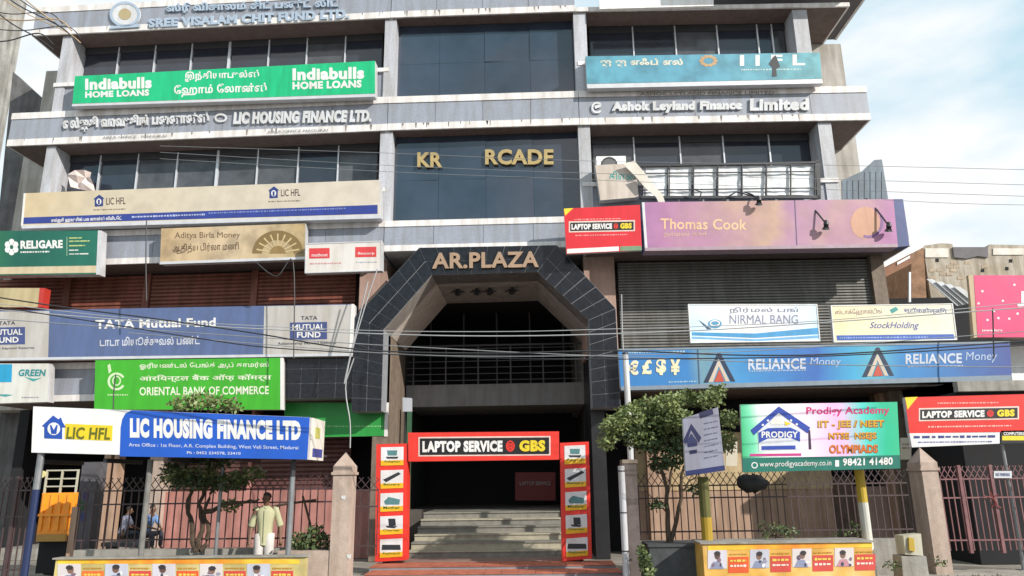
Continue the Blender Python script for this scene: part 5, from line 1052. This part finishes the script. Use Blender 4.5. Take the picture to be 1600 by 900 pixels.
# ================================================================== PEOPLE
skin = mat('brown_skin', (.16, .085, .052), .55, .08, 6); hairm = mat('black_hair', (.012, .01, .01), .6, .2, 20, .3)
def skinned(name, nodes, edges, m, parent, root=0, lvl=2):
    me = bpy.data.meshes.new(name); me.from_pydata([Vector(n[0]) for n in nodes], edges, []); me.materials.append(m); o = link(me, name, parent)
    md = o.modifiers.new('s', 'SKIN'); md.use_smooth_shade = True; sv = me.skin_vertices[0].data
    for i, n in enumerate(nodes): r = n[1]; sv[i].radius = r if isinstance(r, tuple) else (r, r)
    sv[root].use_root = True; sm = o.modifiers.new('u', 'SUBSURF'); sm.levels = lvl; sm.render_levels = lvl; return o
def person(lab, loc, rz, h, J, shirt, trouser, shoe=darkframe, hide_legs=False):
    """J: joints in units of height, x right of the figure's left.. y forward is -y, z up"""
    t = thing('person', lab, 'person', loc); t.rotation_euler.z = rz
    g = {}
    N_ = []; E_ = []
    def nd(k, p, r): g[k] = len(N_); N_.append((Vector(p)*h, (r[0]*h, r[1]*h) if isinstance(r, tuple) else r*h))
    def ed(a, b): E_.append((g[a], g[b]))
    nd('pel', J['pel'], (.075, .055)); nd('waist', J['waist'], (.068, .05)); nd('chest', J['chest'], (.085, .058)); nd('nb', J['nb'], (.05, .04)); nd('neck', J['neck'], .03)
    nd('jaw', J['jaw'], (.037, .042)); nd('head', J['head'], (.046, .056)); nd('top', J['top'], (.034, .042))
    for a, b in (('pel', 'waist'), ('waist', 'chest'), ('chest', 'nb'), ('nb', 'neck'), ('neck', 'jaw'), ('jaw', 'head'), ('head', 'top')): ed(a, b)
    for s in ('L', 'R'):
        nd('sh'+s, J['sh'+s], .034); nd('el'+s, J['el'+s], .024); nd('wr'+s, J['wr'+s], .016); nd('pa'+s, J['pa'+s], (.021, .012)); ed('nb', 'sh'+s); ed('sh'+s, 'el'+s); ed('el'+s, 'wr'+s); ed('wr'+s, 'pa'+s)
        v = (Vector(J['pa'+s])-Vector(J['wr'+s])).normalized(); fw_d = Vector((0, -1, 0)); sdv = v.cross(Vector((0, 0, 1)))
        sdv = Vector((0, 1, 0)) if sdv.length < .3 else sdv.normalized(); inn = v.cross(sdv).normalized()
        if s == 'L': inn = -inn
        for i, (o_, ln) in enumerate(((-.015, .035), (-.005, .042), (.005, .04), (.014, .03))):
            p0 = Vector(J['pa'+s])+sdv*o_+v*.008; nd('f%d%s' % (i, s), p0+v*ln*.5+inn*.003, .0055); nd('g%d%s' % (i, s), p0+v*ln+inn*.011, .0048); ed('pa'+s, 'f%d%s' % (i, s)); ed('f%d%s' % (i, s), 'g%d%s' % (i, s))
        p0 = Vector(J['wr'+s]).lerp(Vector(J['pa'+s]), .6); nd('t0'+s, p0-sdv*.022+v*.008, .0065); nd('t1'+s, p0-sdv*.03+v*.028, .0055); ed('pa'+s, 't0'+s); ed('t0'+s, 't1'+s)
        nd('hip'+s, J['hip'+s], .055); nd('kn'+s, J['kn'+s], .033); nd('an'+s, J['an'+s], .019); nd('to'+s, J['to'+s], (.022, .014)); ed('pel', 'hip'+s); ed('hip'+s, 'kn'+s); ed('kn'+s, 'an'+s); ed('an'+s, 'to'+s)
    skinned('body', N_, E_, skin, t)
    k = 1.16
    def sub(name, keys, edges, mm, sc):
        nn = []; ix = {}
        for q in keys:
            p, r = q if isinstance(q, tuple) else (N_[g[q]][0], N_[g[q]][1]); ix[q if not isinstance(q, tuple) else id(q)] = len(nn)
            nn.append((p, tuple(x*sc for x in r) if isinstance(r, tuple) else r*sc))
        return nn, ix
    ks = ['waist', 'pel', 'chest', 'nb', 'shL', 'elL', 'shR', 'elR']
    nn = []
    for q in ks:
        p, r = N_[g[q]]; p = Vector(p)
        if q.startswith('el'): p = Vector(N_[g['sh'+q[2]]][0]).lerp(p, .93)
        if q == 'pel': p = p-Vector((0, 0, (.05 if J['pel'][2] > .3 else .0)*h)); r = (r[0]*1.0, r[1]*1.1)
        if q == 'nb': r = (r[0]*.9, r[1]*.9)
        rr_ = (r, r) if not isinstance(r, tuple) else r; f_ = 1.55 if q.startswith('el') else 1.25 if q.startswith('sh') else 1.15
        nn.append((p, tuple(x*f_ for x in rr_)))
    stand = J['pel'][2] > .3
    if not stand: skinned('shirt', nn, [(0, 1), (0, 2), (2, 3), (3, 4), (4, 5), (3, 6), (6, 7)], shirt, t)
    else:
        rq = random.Random(21); O = base(t); b = MB(); n = 20
        rows = [(.43, .088, .066), (.48, .089, .068), (.54, .085, .066), (.60, .081, .062), (.66, .086, .062), (.72, .096, .064), (.77, .104, .062), (.80, .104, .060), (.822, .075, .050), (.84, .042, .038)]
        for i, (z, rx, ry) in enumerate(rows):
            for k in range(n):
                a = 2*math.pi*k/n; fo_ = (1-i/len(rows))*.09*math.sin(a*5+z*9)+.03*math.sin(a*3-z*30)+rq.uniform(-.012, .012)
                b.v.append(O+Vector((rx*math.cos(a)*(1+fo_), ry*math.sin(a)*(1+fo_)+.003, z+(.006*math.sin(a*2) if i == 0 else 0)))*h)
        for i in range(len(rows)-1):
            for k in range(n): b.f.append([i*n+k, i*n+(k+1) % n, (i+1)*n+(k+1) % n, (i+1)*n+k]); b.m.append(0)
        b.build('shirt', shirt, t, smooth=True)
        for s_ in ('L', 'R'):
            sh_, el_ = Vector(J['sh'+s_]), Vector(J['el'+s_]); inn = sh_+Vector((-.03 if s_ == 'R' else .03, 0, .004)); pts = [inn, sh_, sh_.lerp(el_, .3), sh_.lerp(el_, .6), sh_.lerp(el_, .95), el_+(el_-sh_)*.05]
            b = MB(); b.tube([O+p*h for p in pts], [.036*h, .038*h, .036*h, .035*h, .038*h, .036*h], 12)
            for v_ in b.v: v_ += Vector([rq.uniform(-.004, .004)*h for _ in range(3)])
            b.build('sleeve', shirt, t, smooth=True)
        b = MB(); b.tube([O+Vector(p)*h for p in ((-.03, -.03, .84), (0, -.052, .815), (.03, -.03, .84))], .008*h, 6); b.build('collar', shirt, t)
        b = MB(); b.box(Fr(O.x, O.y), -.003*h, .003*h, .0745*h, .08*h, O.z+.46*h, O.z+.80*h); b.build('placket', shirt, t)
    ks = ['pel', 'hipL', 'knL', 'anL', 'hipR', 'knR', 'anR']; nn = []
    for q in ks:
        p, r = N_[g[q]]; rr_ = (r, r) if not isinstance(r, tuple) else r; f_ = 1.7 if q.startswith('an') else (1.3 if q.startswith('kn') else (.8 if q == 'pel' else 1.0)); nn.append((Vector(p), tuple(x*f_ for x in rr_)))
    if not stand: skinned('trousers', nn, [(0, 1), (1, 2), (2, 3), (0, 4), (4, 5), (5, 6)], trouser, t)
    else:
        b = MB()
        for s_, sg in (('L', -1), ('R', 1)):
            hp, kn, an = Vector(J['hip'+s_]), Vector(J['kn'+s_]), Vector(J['an'+s_]); pts = [hp+Vector((0, 0, .05)), hp-Vector((0, 0, .02)), hp.lerp(kn, .5), kn, kn.lerp(an, .5), an+Vector((0, 0, .015)), an-Vector((0, 0, .01))]
            b.tube([O+p*h for p in pts], [.055*h, .062*h, .056*h, .046*h, .043*h, .042*h, .044*h], 12)
        for v_ in b.v: v_ += Vector([rq.uniform(-.005, .005)*h for _ in range(3)])
        b.build('trousers', trouser, t, smooth=True)
    # head details
    hd_ = (Vector(J['head'])*h); fd = Vector(J.get('face', (0, -1, 0))).normalized(); sd_ = fd.cross(Vector((0, 0, 1))).normalized()
    b = MB()
    for j in range(7):
        for q in range(12):
            th = math.pi*.56*j/6; a = 2*math.pi*q/12; front = -.016 if math.cos(a) > .3 and j > 3 else 0
            b.v.append(base(t)+hd_+fd*(.055*h*math.sin(th)*math.cos(a)*.98-.008*h+front*h*1.3)+sd_*.05*h*math.sin(th)*math.sin(a)+Vector((0, 0, (.012+.052*math.cos(th))*h)))
    for j in range(6):
        for q in range(12): b.f.append([j*12+q, j*12+(q+1) % 12, (j+1)*12+(q+1) % 12, (j+1)*12+q]); b.m.append(0)
    b.build('hair', hairm, t, smooth=True)
    for s_ in (-1, 1):
        b = MB(); c = base(t)+hd_+sd_*s_*.046*h+Vector((0, 0, -.008*h)); b.tube([c-Vector((0, 0, .014*h)), c, c+Vector((0, 0, .014*h))], [.004*h, .008*h, .005*h], 6); b.build('ear', skin, t)
        b = MB(); c = base(t)+hd_+fd*.047*h+sd_*s_*.018*h+Vector((0, 0, -.002*h)); b.tube([c-sd_*.008*h, c+sd_*.008*h], .004*h, 6); b.build('eye', hairm, t)
    b = MB(); c = base(t)+hd_+fd*.05*h; b.tube([c+Vector((0, 0, 0)), c+fd*.012*h-Vector((0, 0, .018*h)), c+fd*.002*h-Vector((0, 0, .024*h))], [.004*h, .008*h, .005*h], 6); b.build('nose', skin, t)
    b = MB(); c = base(t)+hd_+fd*.046*h-Vector((0, 0, .036*h)); b.tube([c-sd_*.013*h, c+fd*.004*h, c+sd_*.013*h], .004*h, 6); b.build('mouth', mat('lips', (.14, .05, .04), .5), t)
    return t
ST = dict(pel=(0, 0, .52), waist=(0, 0, .61), chest=(0, .005, .72), nb=(0, .008, .805), neck=(0, .005, .85), jaw=(-.004, -.012, .888), head=(-.004, -.006, .925), top=(-.002, .0, .965), face=(-.5, -1, 0),
          shL=(-.105, .005, .80), elL=(-.145, .02, .63), wrL=(-.15, -.03, .49), paL=(-.15, -.045, .45), shR=(.105, .005, .80), elR=(.16, .02, .63), wrR=(.175, -.05, .50), paR=(.178, -.065, .46),
          hipL=(-.05, 0, .5), knL=(-.055, -.012, .28), anL=(-.065, .005, .05), toL=(-.075, -.07, .018), hipR=(.05, 0, .5), knR=(.06, -.01, .28), anR=(.07, .01, .05), toR=(.08, -.065, .018))
pf_ = Y(14.55); shirtm = mat('patterned_shirt', (.62, .58, .38), .85, .25, 26, col2=(.38, .40, .24)); 
hman = (pf_.Z(412, 771)-.04)
person('man in a loose yellow green shirt and pale trousers standing by the shelter', pf_.w(pf_.S(413, 840), 0, .04), .25, hman/.975, ST, shirtm, mat('pale_trousers', (.55, .52, .50), .8))
SI = dict(pel=(0, 0, .10), waist=(0, -.02, .19), chest=(0, -.05, .30), nb=(0, -.07, .385), neck=(0, -.08, .43), jaw=(0, -.105, .465), head=(0, -.10, .50), top=(0, -.095, .54), face=(0, -1, -.2),
          shL=(-.1, -.06, .375), elL=(-.13, -.13, .23), wrL=(-.07, -.24, .19), paL=(-.05, -.27, .18), shR=(.1, -.06, .375), elR=(.13, -.13, .23), wrR=(.07, -.24, .19), paR=(.05, -.27, .18),
          hipL=(-.06, -.01, .08), knL=(-.09, -.24, .13), anL=(-.08, -.25, -.10), toL=(-.08, -.31, -.13), hipR=(.06, -.01, .08), knR=(.09, -.24, .13), anR=(.08, -.25, -.10), toR=(.08, -.31, -.13))
ps1 = Y(16.3); bench = thing('concrete_bench', 'low dark concrete seat behind the railing at left', 'bench', ps1.w(ps1.S(195, 850), -.2, .04))
zs = ps1.Z(190, 846); boxpart('seat', darkconc, bench, ps1, ps1.S(158, 846), ps1.S(222, 846), -.45, 0, zs-.1, zs-.02)
for x in (164, 214): boxpart('support', darkconc, bench, ps1, ps1.S(x, 846), ps1.S(x, 846)+.1, -.4, -.05, 0, zs-.1)
lil = mat('lilac_shirt', (.50, .48, .60), .8, .15, 12); blsh = mat('blue_shirt', (.14, .24, .44), .8, .15, 12); dkt = mat('dark_trousers', (.04, .045, .06), .8)
person('person in a pale lilac shirt sitting hunched behind the railing', ps1.w(ps1.S(176, 846), -.3, zs), 2.4, 1.25, SI, lil, dkt)
person('person in a blue shirt sitting behind the railing by the shelter post', ps1.w(ps1.S(216, 846), -.3, zs), 1.2, 1.3, SI, blsh, dkt)
# ================================================================== OVERHEAD CABLES
cable_mid = mat('cable_mid', (.2, .21, .22), .5)
def wire(lab, pts, Yy, r=.011, m=None, group='overhead cables in front of the offices'):
    P = [PX(Yy, x, y) for x, y in pts]; out = []
    for i in range(len(P)-1):
        p0 = P[max(i-1, 0)]; p1 = P[i]; p2 = P[i+1]; p3 = P[min(i+2, len(P)-1)]
        for k in range(5):
            t_ = k/5; out.append(.5*((2*p1)+(p2-p0)*t_+(2*p0-5*p1+4*p2-p3)*t_**2+(-p0+3*p1-3*p2+p3)*t_**3))
    out.append(P[-1]); b = MB(); b.tube(out, r, 5); o = b.build('overhead_cable', m or cable, loc=P[0].lerp(P[-1], .5)); tag(o, lab, 'cable', group)
wire('dark cable sagging from the left edge across the upper grey blue sign', [(-40, 459), (100, 480), (250, 499), (400, 521), (560, 546), (760, 552), (960, 548), (1160, 555), (1330, 552), (1640, 530)], 11.8, .012)
wire('dark cable just below the upper one across the grey blue sign', [(-40, 474), (150, 503), (300, 527), (420, 543), (600, 553), (800, 560), (1000, 561), (1300, 556), (1640, 537)], 11.9, .010)
gy = mat('cable_grey', (.22, .23, .24), .5)
wire('pale cable crossing the top of the dark entrance', [(-40, 470), (200, 497), (400, 509), (600, 517), (800, 518), (960, 514), (1100, 510), (1300, 500), (1640, 470)], 12.6, .007, cablel)
wire('thick pale cable crossing the entrance below the thinner one', [(-40, 481), (300, 508), (600, 522), (800, 525), (1000, 520), (1200, 510), (1640, 478)], 12.4, .010, cablel)
wire('grey cable across the middle of the dark entrance', [(-40, 496), (300, 520), (540, 536), (700, 545), (860, 553), (1040, 560), (1300, 570), (1640, 574)], 12.5, .008, gy)
wire('thin grey cable across the entrance above the gallery railing', [(200, 520), (500, 545), (700, 556), (960, 555), (1200, 547), (1640, 515)], 12.3, .007, gy)
for i, (a, b_, c, d_) in enumerate(((228, 243, 262, 250), (238, 262, 284, 284), (248, 272, 300, 316))):
    wire(('topmost', 'middle', 'lowest')[i]+' of three thin pale wires crossing the third floor and the sky', [(250, a), (600, b_-4), (900, b_+8), (1290, c-4), (1640, c+4+i*2)], 12.0, .0045, cable_mid, 'thin wires crossing the third floor')
wire('thin wire against the sky just above the masonry ruin', [(1380, 312), (1500, 318), (1640, 321)], 12, .0045, cable_mid, 'thin wires crossing the third floor')
for i in range(9):
    x0, y0 = -30, -60+i*17+(i % 3)*4; x1, y1 = 60+(i % 4)*14, 12+(i*11) % 52
    wire(('topmost', 'second', 'third', 'fourth', 'fifth', 'sixth', 'seventh', 'eighth', 'lowest')[i]+(' dark' if i % 3 else ' tan')+' cable at its left end in the loose bundle at top left corner', [(x0, y0-20), ((x0+x1)/2-4, (y0+y1)/2-2), (x1, y1+4), (x1+24, y1+22)], 12.5, .010 if i % 2 else .013, [cable, mat('cable_tan', (.45, .32, .18), .6)][i % 3 == 0], 'cable bundle at the top left corner')
for i, (lab, pts, m_) in enumerate((('thin drop wire hanging in front of the left shutters', [(229, 345), (228, 400), (229, 470)], cable), ('drop wire looping down beside the white and red sign', [(400, 410), (432, 432), (458, 410), (459, 560)], cable), ('drop wire hanging over the tiled apron', [(590, 420), (570, 480), (541, 590), (547, 660), (547, 700)], cablel), ('second drop wire hanging over the tiled apron', [(575, 440), (551, 540), (538, 600), (553, 560)], cablel), ('black cable standing before the green bank sign', [(181, 585), (178, 610), (177, 640)], cable), ('thin drop wire right of the entrance', [(971, 460), (972, 510), (974, 550)], cablel), ('thin dark wire in front of the pink board', [(1551, 482), (1552, 520), (1553, 560)], cable))):
    wire(lab, pts, 17.9, .016, m_, 'drop wires hanging on the facade')
